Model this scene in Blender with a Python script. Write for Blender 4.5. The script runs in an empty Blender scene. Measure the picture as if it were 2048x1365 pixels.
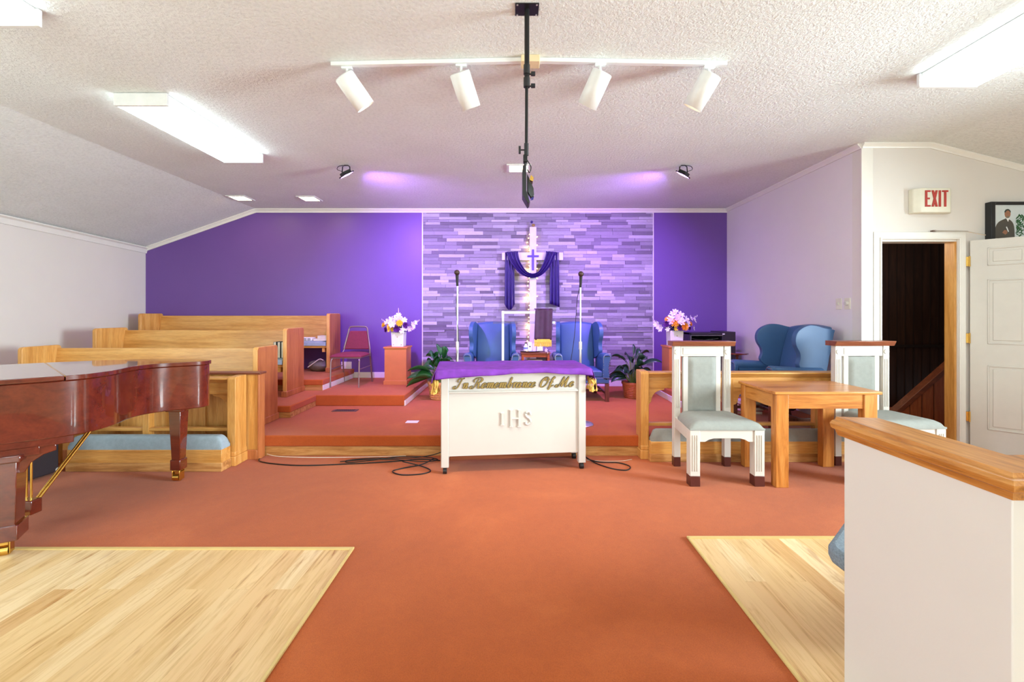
import bpy, bmesh, math, random
from mathutils import Vector, Matrix, Euler
random.seed(7)
C = bpy.context.scene.collection
S = bpy.context.scene
R = math.radians

# ---------------------------------------------------------------- camera, world, exposure
cam = bpy.data.cameras.new('camera'); camo = bpy.data.objects.new('camera', cam); C.objects.link(camo)
camo.location = (0, 0, 1.35); camo.rotation_euler = (R(90), 0, 0)
cam.sensor_width = 36; cam.lens = 890 / 2048 * 36; cam.shift_y = -55.5 / 2048; cam.shift_x = -0.0005
cam.clip_start = 0.05
S.camera = camo
w = bpy.data.worlds.new('world'); S.world = w; w.use_nodes = True
w.node_tree.nodes['Background'].inputs[0].default_value = (0.85, 0.92, 1, 1)
w.node_tree.nodes['Background'].inputs[1].default_value = 1.0
S.view_settings.view_transform = 'Standard'; S.view_settings.look = 'None'
S.view_settings.exposure = 0.34; S.view_settings.gamma = 1
FLUO = 6.6        # fluorescent diffusers
SPOT_W = 42        # track heads
LED_W = 88         # violet floods
REC_E = 22         # recessed squares
WIN_W = 75        # area lamps at the side and rear windows, mostly added fill

def area_light(name, loc, target, sx, sy, power, col=(1, 1, 1), shape='RECTANGLE', spread=180):
    l = bpy.data.lights.new(name, 'AREA'); l.shape = shape; l.size = sx; l.size_y = sy; l.energy = power; l.color = col
    l.spread = R(spread)
    o = bpy.data.objects.new(name, l); C.objects.link(o); o.location = loc
    o.rotation_euler = (Vector(target) - Vector(loc)).to_track_quat('-Z', 'Y').to_euler()
    return o
area_light('window_fill', (-5.62, 1.4, 1.6), (0, 2.2, 1.9), 1.3, 1.5, WIN_W, (.76, .95, 1))
area_light('window_fill', (-5.5, -2.0, 1.6), (0, -1.0, 1.9), 1.3, 1.5, WIN_W, (.76, .95, 1))  # second left lamp: unseen source, added fill
area_light('window_fill', (6.0, 1.2, 1.6), (-5.6, 4.6, 1.1), 1.6, 1.5, WIN_W*1.8, (.80, .95, 1), spread=85)  # right-hand lamp added to brighten the left wall
area_light('window_fill', (-1.8, -5.1, 1.7), (-1.2, 2, 2.4), 2.0, 1.7, WIN_W*.95, (.76, .95, 1))  # rear pair: unseen sources, added as soft fill
area_light('window_fill', (2.0, -5.1, 1.7), (1.6, 2, 2.4), 2.0, 1.7, WIN_W*.95, (.76, .95, 1))

# ---------------------------------------------------------------- materials
def lin(c):
    f = lambda v: v / 12.92 if v <= .04045 else ((v + .055) / 1.055) ** 2.4
    return tuple(f(x / 255) for x in c) + (1,)
def newmat(name):
    m = bpy.data.materials.new(name); m.use_nodes = True
    return m, m.node_tree, m.node_tree.nodes['Principled BSDF']
def coords(nt, scale=(1, 1, 1), rot=(0, 0, 0)):
    t = nt.nodes.new('ShaderNodeTexCoord'); mp = nt.nodes.new('ShaderNodeMapping')
    mp.inputs['Scale'].default_value = scale; mp.inputs['Rotation'].default_value = rot
    nt.links.new(t.outputs['Object'], mp.inputs['Vector']); return mp.outputs[0]
def noise(nt, vec, scale, detail=4, rough=.6, dist=0):
    n = nt.nodes.new('ShaderNodeTexNoise'); n.inputs['Scale'].default_value = scale
    n.inputs['Detail'].default_value = detail; n.inputs['Roughness'].default_value = rough
    n.inputs['Distortion'].default_value = dist
    nt.links.new(vec, n.inputs['Vector']); return n.outputs[0]
def ramp(nt, fac, stops):
    r = nt.nodes.new('ShaderNodeValToRGB')
    while len(r.color_ramp.elements) < len(stops): r.color_ramp.elements.new(.5)
    for e, (p, c) in zip(r.color_ramp.elements, stops): e.position = p; e.color = c
    nt.links.new(fac, r.inputs[0]); return r.outputs[0]
def mix(nt, a, b, fac, mode='MIX'):
    m = nt.nodes.new('ShaderNodeMix'); m.data_type = 'RGBA'; m.blend_type = mode
    for sock, v in ((m.inputs['Factor'], fac), (m.inputs[6], a), (m.inputs[7], b)):
        if hasattr(v, 'is_output'): nt.links.new(v, sock)
        else: sock.default_value = v
    return m.outputs[2]
def bump(nt, p, h, strength, dist=.01):
    b = nt.nodes.new('ShaderNodeBump'); b.inputs['Strength'].default_value = strength; b.inputs['Distance'].default_value = dist
    nt.links.new(h, b.inputs['Height']); nt.links.new(b.outputs[0], p.inputs['Normal'])
def plain(name, c, rough=.5, metal=0, var=.06, scale=8, bmp=0, bscale=80, coat=0):
    m, nt, p = newmat(name); base = lin(c)
    v = coords(nt)
    n = noise(nt, v, scale, 3)
    d = tuple(x * (1 - var) for x in base[:3]) + (1,); u = tuple(min(1, x * (1 + var)) for x in base[:3]) + (1,)
    nt.links.new(ramp(nt, n, [(.3, d), (.7, u)]), p.inputs['Base Color'])
    p.inputs['Roughness'].default_value = rough; p.inputs['Metallic'].default_value = metal
    p.inputs['Coat Weight'].default_value = coat; p.inputs['Coat Roughness'].default_value = .05
    if bmp: bump(nt, p, noise(nt, v, bscale, 3), bmp, .004)
    return m
def wood(name, c1, c2, axis='x', rough=.38, scale=1.0, coat=.0, dark=None):
    m, nt, p = newmat(name)
    s = {'x': (.6, 7, 7), 'y': (7, .6, 7), 'z': (7, 7, .6)}[axis]
    v = coords(nt, tuple(k * scale for k in s))
    n1 = noise(nt, v, 2.2, 6, .62, .8)
    v2 = coords(nt, tuple(k * scale * 6 for k in s)); n2 = noise(nt, v2, 3, 3, .6)
    col = ramp(nt, n1, [(.3, lin(dark or c2)), (.45, lin(c2)), (.62, lin(c1))])
    fine = ramp(nt, n2, [(.35, (.78, .74, .7, 1)), (.6, (1, 1, 1, 1))])
    nt.links.new(mix(nt, col, fine, .6, 'MULTIPLY'), p.inputs['Base Color'])
    p.inputs['Roughness'].default_value = rough; p.inputs['Coat Weight'].default_value = coat
    p.inputs['Coat Roughness'].default_value = .03
    bump(nt, p, n2, .05, .002)
    return m
def emis(name, c, e, base=(255, 255, 255)):
    m, nt, p = newmat(name); p.inputs['Base Color'].default_value = lin(base)
    p.inputs['Emission Color'].default_value = lin(c); p.inputs['Emission Strength'].default_value = e
    return m
M = {}
M['wall'] = plain('white_wall_paint', (226, 218, 210), .55, var=.015, scale=2, bmp=.08)
M['wallpink'] = plain('pale_wall_paint', (230, 222, 222), .5, var=.015, scale=2, bmp=.08)
M['trim'] = plain('white_gloss_trim', (236, 231, 222), .3, var=.02)
M['purple'] = plain('purple_wall_paint', (112, 76, 152), .42, var=.03, scale=1.5, bmp=.06)
# popcorn ceiling
m, nt, p = newmat('popcorn_ceiling'); v = coords(nt)
n1 = noise(nt, v, 42, 5, .7); n2 = noise(nt, v, 1.2, 3)
nt.links.new(mix(nt, ramp(nt, n2, [(.3, lin((238, 240, 235))), (.7, lin((246, 248, 244)))]), ramp(nt, n1, [(.36, (.82, .82, .82, 1)), (.55, (1, 1, 1, 1))]), .55, 'MULTIPLY'), p.inputs['Base Color'])
p.inputs['Roughness'].default_value = .9; bump(nt, p, n1, .8, .02); M['ceiling'] = m
# carpet
def carpet(name, a, b, c):
    m, nt, p = newmat(name); v = coords(nt)
    n1 = noise(nt, v, 1.1, 4, .6, .6); n2 = noise(nt, v, 210, 3, .75); n3 = noise(nt, v, 22, 4, .7)
    col = ramp(nt, n1, [(.3, lin(a)), (.55, lin(b)), (.75, lin(c))])
    col = mix(nt, col, ramp(nt, n2, [(.3, (.66, .62, .58, 1)), (.62, (1.0, 1.0, 1.0, 1))]), .7, 'MULTIPLY')
    col = mix(nt, col, ramp(nt, n3, [(.3, (.86, .84, .82, 1)), (.6, (1, 1, 1, 1))]), .5, 'MULTIPLY')
    nt.links.new(col, p.inputs['Base Color']); p.inputs['Roughness'].default_value = .95
    p.inputs['Specular IOR Level'].default_value = .1; p.inputs['Sheen Weight'].default_value = .15
    bump(nt, p, n2, .35, .003); return m
M['carpet'] = carpet('rust_carpet', (174, 82, 30), (186, 91, 36), (199, 104, 48))
M['carpet2'] = carpet('rust_carpet_platform', (178, 84, 40), (192, 94, 44), (204, 106, 50))
# wood plank floor
m, nt, p = newmat('oak_plank_floor'); v = coords(nt, rot=(0, 0, R(90)))
br = nt.nodes.new('ShaderNodeTexBrick'); nt.links.new(v, br.inputs['Vector'])
br.inputs['Scale'].default_value = 1; br.inputs['Brick Width'].default_value = 1.15; br.inputs['Row Height'].default_value = .105
br.inputs['Mortar Size'].default_value = .0012; br.inputs['Mortar Smooth'].default_value = 0; br.offset = .37; br.offset_frequency = 2
br.inputs['Color1'].default_value = (0, 0, 0, 1); br.inputs['Color2'].default_value = (1, 1, 1, 1); br.inputs['Mortar'].default_value = (.3, .3, .3, 1)
va = nt.nodes.new('ShaderNodeVectorMath'); va.operation = 'MULTIPLY_ADD'
nt.links.new(br.outputs['Color'], va.inputs[0]); va.inputs[1].default_value = (7, 13, 5)
v3 = coords(nt, (26, 2.0, 10)); nt.links.new(v3, va.inputs[2])
g1 = noise(nt, va.outputs[0], 1.0, 6, .62, 1.6)
v4 = coords(nt, (3.4, .9, 3)); g2 = noise(nt, v4, 3.0, 3, .6, .5)
tone = ramp(nt, br.outputs['Color'], [(0, lin((208, 162, 108))), (.35, lin((232, 198, 146))), (.65, lin((220, 182, 128))), (1, lin((242, 216, 172)))])
gr = ramp(nt, g1, [(.28, lin((176, 130, 82))), (.40, (.83, .76, .64, 1)), (.55, (1, 1, 1, 1))])
col = mix(nt, tone, gr, .8, 'MULTIPLY')
col = mix(nt, col, ramp(nt, g2, [(.62, (1, 1, 1, 1)), (.74, lin((170, 120, 80)))]), .45, 'MULTIPLY')
nt.links.new(col, p.inputs['Base Color']); p.inputs['Roughness'].default_value = .28
M['plank'] = m
OAK1, OAK2, OAKD = (228, 172, 98), (216, 154, 78), (196, 132, 60)
for ax in 'xyz':
    M['oak' + ax] = wood('honey_oak_' + ax, OAK1, OAK2, ax, dark=OAKD)
    M['tab' + ax] = wood('table_oak_' + ax, (212, 144, 72), (196, 122, 52), ax, dark=(150, 84, 30), rough=.3)
M['redlitz'] = wood('red_lit_oak', (196, 122, 72), (182, 108, 60), 'z', rough=.42, dark=(164, 92, 50))  # oak with the dim reddish side light put into its colour
M['endin'] = M['oakz']
M['worn'] = wood('worn_oak_board', (214, 160, 96), (190, 130, 68), 'x', rough=.6, dark=(150, 96, 46), scale=1.6)
M['walnut'] = wood('walnut_stain', (150, 88, 62), (120, 66, 46), 'x', rough=.3)
M['mahog'] = wood('piano_mahogany', (112, 42, 24), (98, 34, 20), 'x', rough=.2, coat=1.0, dark=(84, 27, 16), scale=.5)
M['mahleg'] = wood('chair_leg_mahogany', (128, 76, 56), (100, 56, 42), 'z', rough=.35)
M['stand'] = plain('cherry_laminate', (204, 124, 66), .45, var=.04)
M['cap'] = wood('cap_rail_oak', (214, 150, 78), (190, 122, 54), 'y', rough=.3, dark=(140, 84, 34), scale=2)
M['panelwood'] = wood('stair_panel_wood', (170, 96, 50), (150, 78, 38), 'z', rough=.4)
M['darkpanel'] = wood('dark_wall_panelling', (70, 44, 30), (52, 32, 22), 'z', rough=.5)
M['white'] = plain('painted_white', (212, 206, 196), .38, var=.02)
M['white2'] = plain('communion_table_white', (202, 196, 188), .4, var=.02, scale=3)
M['ferrule'] = plain('dark_brown_leg_tip', (84, 40, 34), .3)
M['greyfab'] = plain('blue_grey_upholstery', (148, 150, 144), .9, var=.05, scale=30, bmp=.3, bscale=400)
M['bluefab'] = plain('pale_blue_cushion_fabric', (158, 176, 186), .92, var=.08, scale=30, bmp=.4, bscale=350)
M['leather'] = plain('blue_leather', (58, 92, 134), .42, var=.06, scale=5, bmp=.08, bscale=60)
M['nail'] = plain('brass_nailheads', (190, 170, 150), .3, .9)
M['burg'] = plain('burgundy_fabric', (128, 44, 62), .85, var=.08, scale=40, bmp=.3, bscale=300)
M['tubegrey'] = plain('bronze_grey_tube', (150, 130, 125), .35, .7)
M['black'] = plain('black_metal', (28, 28, 28), .4, .3)
M['blackp'] = plain('black_plastic', (26, 26, 28), .5)
M['blackgloss'] = plain('black_gloss', (20, 24, 28), .12, coat=.5)
M['blackleather'] = plain('black_vinyl', (44, 38, 46), .45, bmp=.2, bscale=120)
M['chrome'] = plain('satin_chrome', (214, 212, 208), .3, .8)
M['brass'] = plain('polished_brass', (214, 170, 84), .22, .95)
M['gold'] = plain('gold_lettering', (150, 124, 62), .5, .0, var=.10, scale=40)
M['dark'] = plain('dark_outline', (40, 32, 24), .5)
M['velvet'] = plain('purple_velvet', (106, 38, 152), .7, var=.22, scale=14, bmp=.3, bscale=25)
M['velvet'].node_tree.nodes['Principled BSDF'].inputs['Sheen Weight'].default_value = 0.0
M['drape'] = plain('violet_drape_satin', (46, 26, 98), .45, var=.1, scale=10)
M['banner'] = plain('plum_velvet', (66, 28, 74), .7, var=.2, scale=14)
M['fringe'] = plain('gold_fringe', (222, 176, 84), .7, var=.15, scale=60, bmp=.6, bscale=90)
M['crosswhite'] = plain('cross_white', (226, 218, 226), .4)
M['crossviolet'] = plain('small_cross_violet', (96, 72, 178), .4)
M['red'] = plain('exit_letter_red', (178, 48, 36), .45)
M['ivory'] = plain('ivory_plastic', (226, 220, 200), .4)
M['tan'] = plain('tan_plastic', (226, 204, 160), .5)
M['green'] = plain('glossy_leaf', (38, 92, 46), .32, var=.35, scale=12)
M['green2'] = plain('dark_leaf', (34, 66, 44), .35, var=.3, scale=12)
M['basket'] = plain('woven_basket', (206, 150, 92), .7, var=.25, scale=50, bmp=.8, bscale=60)
M['terra'] = plain('woven_terracotta_pot', (182, 96, 58), .6, var=.2, scale=50, bmp=.7, bscale=60)
M['soil'] = plain('potting_soil', (44, 30, 22), .95)
M['fwhite'] = plain('petal_white', (240, 234, 238), .6)
M['fyellow'] = plain('petal_yellow', (248, 208, 44), .6, var=.12)
M['forange'] = plain('petal_orange', (250, 166, 40), .6, var=.12)
M['fpurple'] = plain('petal_purple', (92, 28, 116), .6, var=.2)
M['flilac'] = plain('petal_lilac', (226, 200, 222), .6)
M['stem'] = plain('stem_green', (110, 128, 66), .6)
M['vase'] = plain('white_ceramic', (236, 232, 228), .3)
M['paper'] = plain('white_paper', (240, 238, 234), .7)
M['page'] = plain('book_pages', (236, 226, 200), .8)
M['bookblue'] = plain('book_cover_blue', (120, 134, 176), .5)
M['bookred'] = plain('book_cover_red', (150, 52, 60), .5)
M['bookgreen'] = plain('book_cover_dark', (44, 56, 50), .5)
M['bag'] = plain('grey_bag_cloth', (120, 112, 96), .6, var=.15, scale=8)
M['bluebag'] = plain('blue_plastic_bag', (36, 92, 160), .4)
M['skin'] = plain('printed_skin', (160, 110, 84), .6)
M['robe'] = plain('printed_robe', (84, 78, 70), .6)
M['photo'] = plain('photo_backdrop', (214, 220, 220), .5)
M['ventbronze'] = plain('vent_bronze', (120, 96, 84), .4, .5)
M['fixture'] = plain('fixture_white', (232, 232, 228), .4)
M['diff'] = emis('fluorescent_diffuser', (224, 248, 253), FLUO)
M['rec'] = emis('recessed_lens', (255, 226, 176), REC_E)
M['ledface'] = emis('violet_led_face', (196, 120, 255), 30)
M['bulb'] = emis('warm_bulb', (255, 196, 110), 25)
M['spotlens'] = emis('spot_lens', (255, 236, 200), 10)
M['daywin'] = emis('bright_pane', (214, 226, 240), .9)
# acrylic
m, nt, p = newmat('clear_acrylic'); tr = nt.nodes.new('ShaderNodeBsdfTransparent'); gl = nt.nodes.new('ShaderNodeBsdfGlossy'); mx = nt.nodes.new('ShaderNodeMixShader')
tr.inputs[0].default_value = (.93, .93, .96, 1); gl.inputs['Roughness'].default_value = .05
mx.inputs[0].default_value = .07
nt.links.new(tr.outputs[0], mx.inputs[1]); nt.links.new(gl.outputs[0], mx.inputs[2])
nt.links.new(mx.outputs[0], nt.nodes['Material Output'].inputs[0]); M['acrylic'] = m
# tile cladding: colour stored per tile
m, nt, p = newmat('split_tile_cladding'); at = nt.nodes.new('ShaderNodeAttribute'); at.attribute_name = 'tile'
v = coords(nt, (4, 4, 22)); n = noise(nt, v, 4, 6, .7, 1)
col = mix(nt, at.outputs['Color'], ramp(nt, n, [(.35, (.7, .68, .72, 1)), (.6, (1, 1, 1, 1))]), .55, 'MULTIPLY')
nt.links.new(col, p.inputs['Base Color']); p.inputs['Roughness'].default_value = .55; bump(nt, p, n, .3, .006); M['tile'] = m

# ---------------------------------------------------------------- mesh helpers
class MB:
    def __init__(s): s.bm = bmesh.new()
    def verts(s, pts): return [s.bm.verts.new(p) for p in pts]
    def face(s, vs):
        try: return s.bm.faces.new(vs)
        except ValueError: return None
    def box(s, x0, x1, y0, y1, z0, z1, mat=None):
        P = [(x, y, z) for x in (x0, x1) for y in (y0, y1) for z in (z0, z1)]
        if mat is not None: P = [mat @ Vector(q) for q in P]
        v = s.verts(P)
        for f in ((0, 1, 3, 2), (4, 6, 7, 5), (0, 4, 5, 1), (2, 3, 7, 6), (0, 2, 6, 4), (1, 5, 7, 3)): s.face([v[i] for i in f])
        return s
    def prism(s, pts, axis, a, b, mat=None):
        def q(u, v, t): return {'x': (t, u, v), 'y': (u, t, v), 'z': (u, v, t)}[axis]
        A = [Vector(q(u, v, a)) for u, v in pts]; B = [Vector(q(u, v, b)) for u, v in pts]
        if mat is not None: A = [mat @ k for k in A]; B = [mat @ k for k in B]
        va, vb = s.verts(A), s.verts(B); n = len(pts)
        s.face(va); s.face(vb[::-1])
        for i in range(n): s.face([va[i], vb[i], vb[(i + 1) % n], va[(i + 1) % n]])
        return s
    def ring(s, c, d, r, seg, up=None, r2=None):
        d = Vector(d).normalized(); u = up or (Vector((0, 0, 1)) if abs(d.z) < .9 else Vector((1, 0, 0)))
        a = d.cross(u).normalized(); b = a.cross(d).normalized(); r2 = r if r2 is None else r2
        return s.verts([Vector(c) + a * r * math.cos(2 * math.pi * i / seg) + b * r2 * math.sin(2 * math.pi * i / seg) for i in range(seg)])
    def tube(s, pts, r, seg=8, closed=False, cap=True):
        pts = [Vector(p) for p in pts]; n = len(pts); rings = []
        rr = r if isinstance(r, (list, tuple)) else [r] * n
        for i, p in enumerate(pts):
            if closed: d = pts[(i + 1) % n] - pts[i - 1]
            else: d = pts[min(i + 1, n - 1)] - pts[max(i - 1, 0)]
            rings.append(s.ring(p, d, rr[i], seg))
        for i in range(n if closed else n - 1):
            A, B = rings[i], rings[(i + 1) % n]
            for j in range(seg): s.face([A[j], A[(j + 1) % seg], B[(j + 1) % seg], B[j]])
        if cap and not closed: s.face(rings[0][::-1]); s.face(rings[-1])
        return s
    def cyl(s, p0, p1, r0, r1=None, seg=16): return s.tube([p0, p1], [r0, r0 if r1 is None else r1], seg)
    def lathe(s, prof, c=(0, 0, 0), seg=24):
        rings = [s.verts([(c[0] + r * math.cos(2 * math.pi * i / seg), c[1] + r * math.sin(2 * math.pi * i / seg), c[2] + z) for i in range(seg)]) for r, z in prof]
        for A, B in zip(rings, rings[1:]):
            for j in range(seg): s.face([A[j], A[(j + 1) % seg], B[(j + 1) % seg], B[j]])
        s.face(rings[0][::-1]); s.face(rings[-1]); return s
    def ball(s, c, r, seg=8):
        r = r if isinstance(r, tuple) else (r, r, r)
        bmesh.ops.create_uvsphere(s.bm, u_segments=seg, v_segments=max(4, seg // 2 + 1), radius=1, matrix=Matrix.Translation(c) @ Matrix.Diagonal((*r, 1))); return s
    def sheet(s, f, nu, nv):
        g = [[s.bm.verts.new(f(i / nu, j / nv)) for j in range(nv + 1)] for i in range(nu + 1)]
        for i in range(nu):
            for j in range(nv): s.face([g[i][j], g[i + 1][j], g[i + 1][j + 1], g[i][j + 1]])
        return s
    def slab(s, f, g_, nu, nv):
        """closed body between two sheets"""
        A = [[s.bm.verts.new(f(i / nu, j / nv)) for j in range(nv + 1)] for i in range(nu + 1)]
        B = [[s.bm.verts.new(g_(i / nu, j / nv)) for j in range(nv + 1)] for i in range(nu + 1)]
        for i in range(nu):
            for j in range(nv):
                s.face([A[i][j], A[i + 1][j], A[i + 1][j + 1], A[i][j + 1]]); s.face([B[i][j], B[i][j + 1], B[i + 1][j + 1], B[i + 1][j]])
        for i in range(nu):
            s.face([A[i][0], B[i][0], B[i + 1][0], A[i + 1][0]]); s.face([A[i][nv], A[i + 1][nv], B[i + 1][nv], B[i][nv]])
        for j in range(nv):
            s.face([A[0][j], A[0][j + 1], B[0][j + 1], B[0][j]]); s.face([A[nu][j], B[nu][j], B[nu][j + 1], A[nu][j + 1]])
        return s
    def build(s, name, mat, parent=None, bevel=0, world=False, solid=0, sub=0, angle=40, seg=2):
        bm = s.bm; loc = None
        bmesh.ops.recalc_face_normals(bm, faces=bm.faces)
        if parent is not None and world:
            T = Matrix.Identity(4); q = parent
            chain = []
            while q is not None: chain.append(q); q = q.parent
            for q in reversed(chain): T = T @ Matrix.LocRotScale(q.location, q.rotation_euler, q.scale)
            bm.transform(T.inverted())
        if parent is None:
            xs = [v.co for v in bm.verts]
            loc = Vector(((min(v.x for v in xs) + max(v.x for v in xs)) / 2, (min(v.y for v in xs) + max(v.y for v in xs)) / 2, min(v.z for v in xs)))
            bm.transform(Matrix.Translation(-loc))
        me = bpy.data.meshes.new(name); bm.to_mesh(me); bm.free()
        for f in me.polygons: f.use_smooth = True
        me.set_sharp_from_angle(angle=R(angle))
        me.materials.append(mat)
        o = bpy.data.objects.new(name, me); C.objects.link(o)
        if loc is not None: o.location = loc
        o.parent = parent
        if solid: q = o.modifiers.new('solid', 'SOLIDIFY'); q.thickness = solid; q.offset = 0
        if bevel:
            q = o.modifiers.new('bevel', 'BEVEL'); q.width = bevel; q.segments = seg; q.limit_method = 'ANGLE'; q.angle_limit = R(35)
            q.harden_normals = False
        if sub: q = o.modifiers.new('sub', 'SUBSURF'); q.levels = sub; q.render_levels = sub
        return o
def BX(*a, **k): return MB().box(*a, **k)
def tag(o, label, cat, group=None, kind=None):
    o['label'] = label; o['category'] = cat
    if group: o['group'] = group
    if kind: o['kind'] = kind
    return o
def struct(o): o['kind'] = 'structure'; return o
def thing(name, loc, label, cat, rz=0, group=None):
    o = bpy.data.objects.new(name, None); C.objects.link(o); o.location = loc; o.rotation_euler = (0, 0, rz); o.empty_display_size = .1
    return tag(o, label, cat, group)
def dup(o, parent=None):
    c = o.copy(); C.objects.link(c); c.parent = parent
    for ch in list(o.children): dup(ch, c)
    return c
def catmull(pts, n=8, closed=False):
    pts = [Vector(p) for p in pts]; out = []; N = len(pts)
    for i in range(N if closed else N - 1):
        if closed: a, b, c, d = pts[i - 1], pts[i], pts[(i + 1) % N], pts[(i + 2) % N]
        else: a, b, c, d = pts[max(i - 1, 0)], pts[i], pts[i + 1], pts[min(i + 2, N - 1)]
        for k in range(n):
            t = k / n
            out.append(.5 * ((2 * b) + (c - a) * t + (2 * a - 5 * b + 4 * c - d) * t * t + (3 * b - a - 3 * c + d) * t ** 3))
    if not closed: out.append(pts[-1])
    return out
def round_rect(x0, x1, y0, y1, r, n=5):
    out = []
    for cx, cy, a in ((x1 - r, y1 - r, 0), (x0 + r, y1 - r, 90), (x0 + r, y0 + r, 180), (x1 - r, y0 + r, 270)):
        for k in range(n + 1): t = R(a + 90 * k / n); out.append((cx + r * math.cos(t), cy + r * math.sin(t)))
    return out

# ---------------------------------------------------------------- room shell
YB = 7.036; XR = 3.39; YD = 4.32; ZC = 3.0; XC = 4.05
def xl(y): return -5.8 + .066 * (YB - y)
def zl(x): return ZC - .35 * (-x - XC)
f = struct(BX(-5.9, 6.2, -5.1, YB + .1, -.12, 0).build('floor', M['carpet']))
struct(BX(-5.85, -.915, -5.1, 2.53, 0, .006).build('floor', M['plank']))
struct(BX(1.06, 6.1, -5.1, 2.655, 0, .006).build('floor', M['plank']))
edge = plain('brass_edge_strip', (214, 184, 118), .4)
struct(MB().box(-5.8, -.905, 2.525, 2.55, 0, .012).box(-.92, -.905, -5, 2.53, 0, .012).build('trim_1', edge, bevel=.003))
struct(MB().box(1.045, 6.1, 2.65, 2.675, 0, .012).box(1.045, 1.06, -5, 2.66, 0, .012).build('trim_2', edge, bevel=.003))
# ceiling
c = MB(); c.prism([(-6.3, zl(-6.3)), (-XC, ZC), (XC, ZC), (6.4, ZC - .25 * 2.35), (6.4, ZC + .3), (-6.3, ZC + .3)], 'y', -5.3, YB + .2)
struct(c.build('ceiling', M['ceiling'], angle=5))
# walls
struct(MB().prism([(-5.95, 0), (XR + .1, 0), (XR + .1, ZC), (-XC, ZC), (-5.95, zl(-5.95))], 'y', YB, YB + .12).build('wall_back', M['purple']))
w_ = MB(); a, b = xl(YB), xl(-5.1)
def wall_piece(mb, y0, y1, z0, z1s):
    P = []
    for y in (y0, y1):
        x = xl(y); zt = zl(x) if z1s is None else z1s
        P += [(x, y, z0), (x, y, zt), (x - .12, y, zt), (x - .12, y, z0)]
    v = mb.verts(P)
    for q in ((0, 1, 2, 3), (4, 7, 6, 5), (0, 4, 5, 1), (1, 5, 6, 2), (2, 6, 7, 3), (3, 7, 4, 0)): mb.face([v[i] for i in q])
wall_piece(w_, 2.1, YB + .1, 0, None); wall_piece(w_, -1.3, .7, 0, None); wall_piece(w_, -5.1, -2.7, 0, None)
for y0, y1 in ((.7, 2.1), (-2.7, -1.3)): wall_piece(w_, y0, y1, 0, .85); wall_piece(w_, y0, y1, 2.35, None)
struct(w_.build('wall_left', M['wall']))
struct(BX(XR, XR + .06, YD + .12, YB, 0, ZC).build('wall_right', M['wallpink']))
dw = MB(); X0, X1, ZD = 3.568, 4.31, 2.065
dw.box(XR, X0, YD, YD + .12, 0, ZC).box(X0, X1, YD, YD + .12, ZD, ZC).box(X1, XC, YD, YD + .12, 0, ZC) if X1 < XC else None
dw = MB(); dw.box(XR, X0, YD, YD + .12, 0, ZC).box(X0, XC, YD, YD + .12, ZD, ZC)
dw.prism([(XC, ZD), (X1, ZD), (X1, ZC - .25 * (X1 - XC)), (XC, ZC)], 'y', YD, YD + .12)
dw.prism([(X1, 0), (6.2, 0), (6.2, ZC - .25 * (6.2 - XC)), (X1, ZC - .25 * (X1 - XC))], 'y', YD, YD + .12)
struct(dw.build('wall_front_right', M['wall']))
wr = MB(); wr.box(6.1, 6.2, 2.0, YD, 0, 2.55).box(6.1, 6.2, -5.1, .4, 0, 2.55).box(6.1, 6.2, .4, 2.0, 0, .85).box(6.1, 6.2, .4, 2.0, 2.35, 2.55)
struct(wr.build('wall_side_right', M['wall']))
we = MB(); Zr = 2.3
we.box(-5.3, -2.8, -5.2, -5.1, 0, Zr + .7).box(-.8, 1.0, -5.2, -5.1, 0, Zr + .7).box(3.0, 6.2, -5.2, -5.1, 0, Zr + .7)
for x0, x1 in ((-2.8, -.8), (1.0, 3.0)): we.box(x0, x1, -5.2, -5.1, 0, .85).box(x0, x1, -5.2, -5.1, 2.55, 3)
struct(we.build('wall_rear', M['wall']))
def win_frame(n, a, b, ax):
    g = MB()
    if ax == 'x':
        x0, x1, y = a[0], b[0], a[1]
        for q in (x0, (x0 + x1) / 2, x1): g.box(q - .03, q + .03, y, y + .06, a[2], b[2])
        for z in (a[2], (a[2] + b[2]) / 2, b[2]): g.box(x0, x1, y, y + .06, z - .03, z + .03)
    else:
        y0, y1, x = a[1], b[1], a[0]
        for q in (y0, (y0 + y1) / 2, y1): g.box(x, x + .06, q - .03, q + .03, a[2], b[2])
        for z in (a[2], (a[2] + b[2]) / 2, b[2]): g.box(x, x + .06, y0, y1, z - .03, z + .03)
    struct(g.build('window_%d' % n, M['trim']))
win_frame(1, (-5.42, .7, .85), (-5.42, 2.1, 2.35), 'y'); win_frame(2, (-5.2, -2.7, .85), (-5.2, -1.3, 2.35), 'y')  # unseen windows; all but the first added to carry fill lamps
win_frame(3, (6.12, .4, .85), (6.12, 2.0, 2.35), 'y'); win_frame(4, (-2.8, -5.18, .85), (-.8, -5.18, 2.55), 'x'); win_frame(5, (1, -5.18, .85), (3, -5.18, 2.55), 'x')
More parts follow.
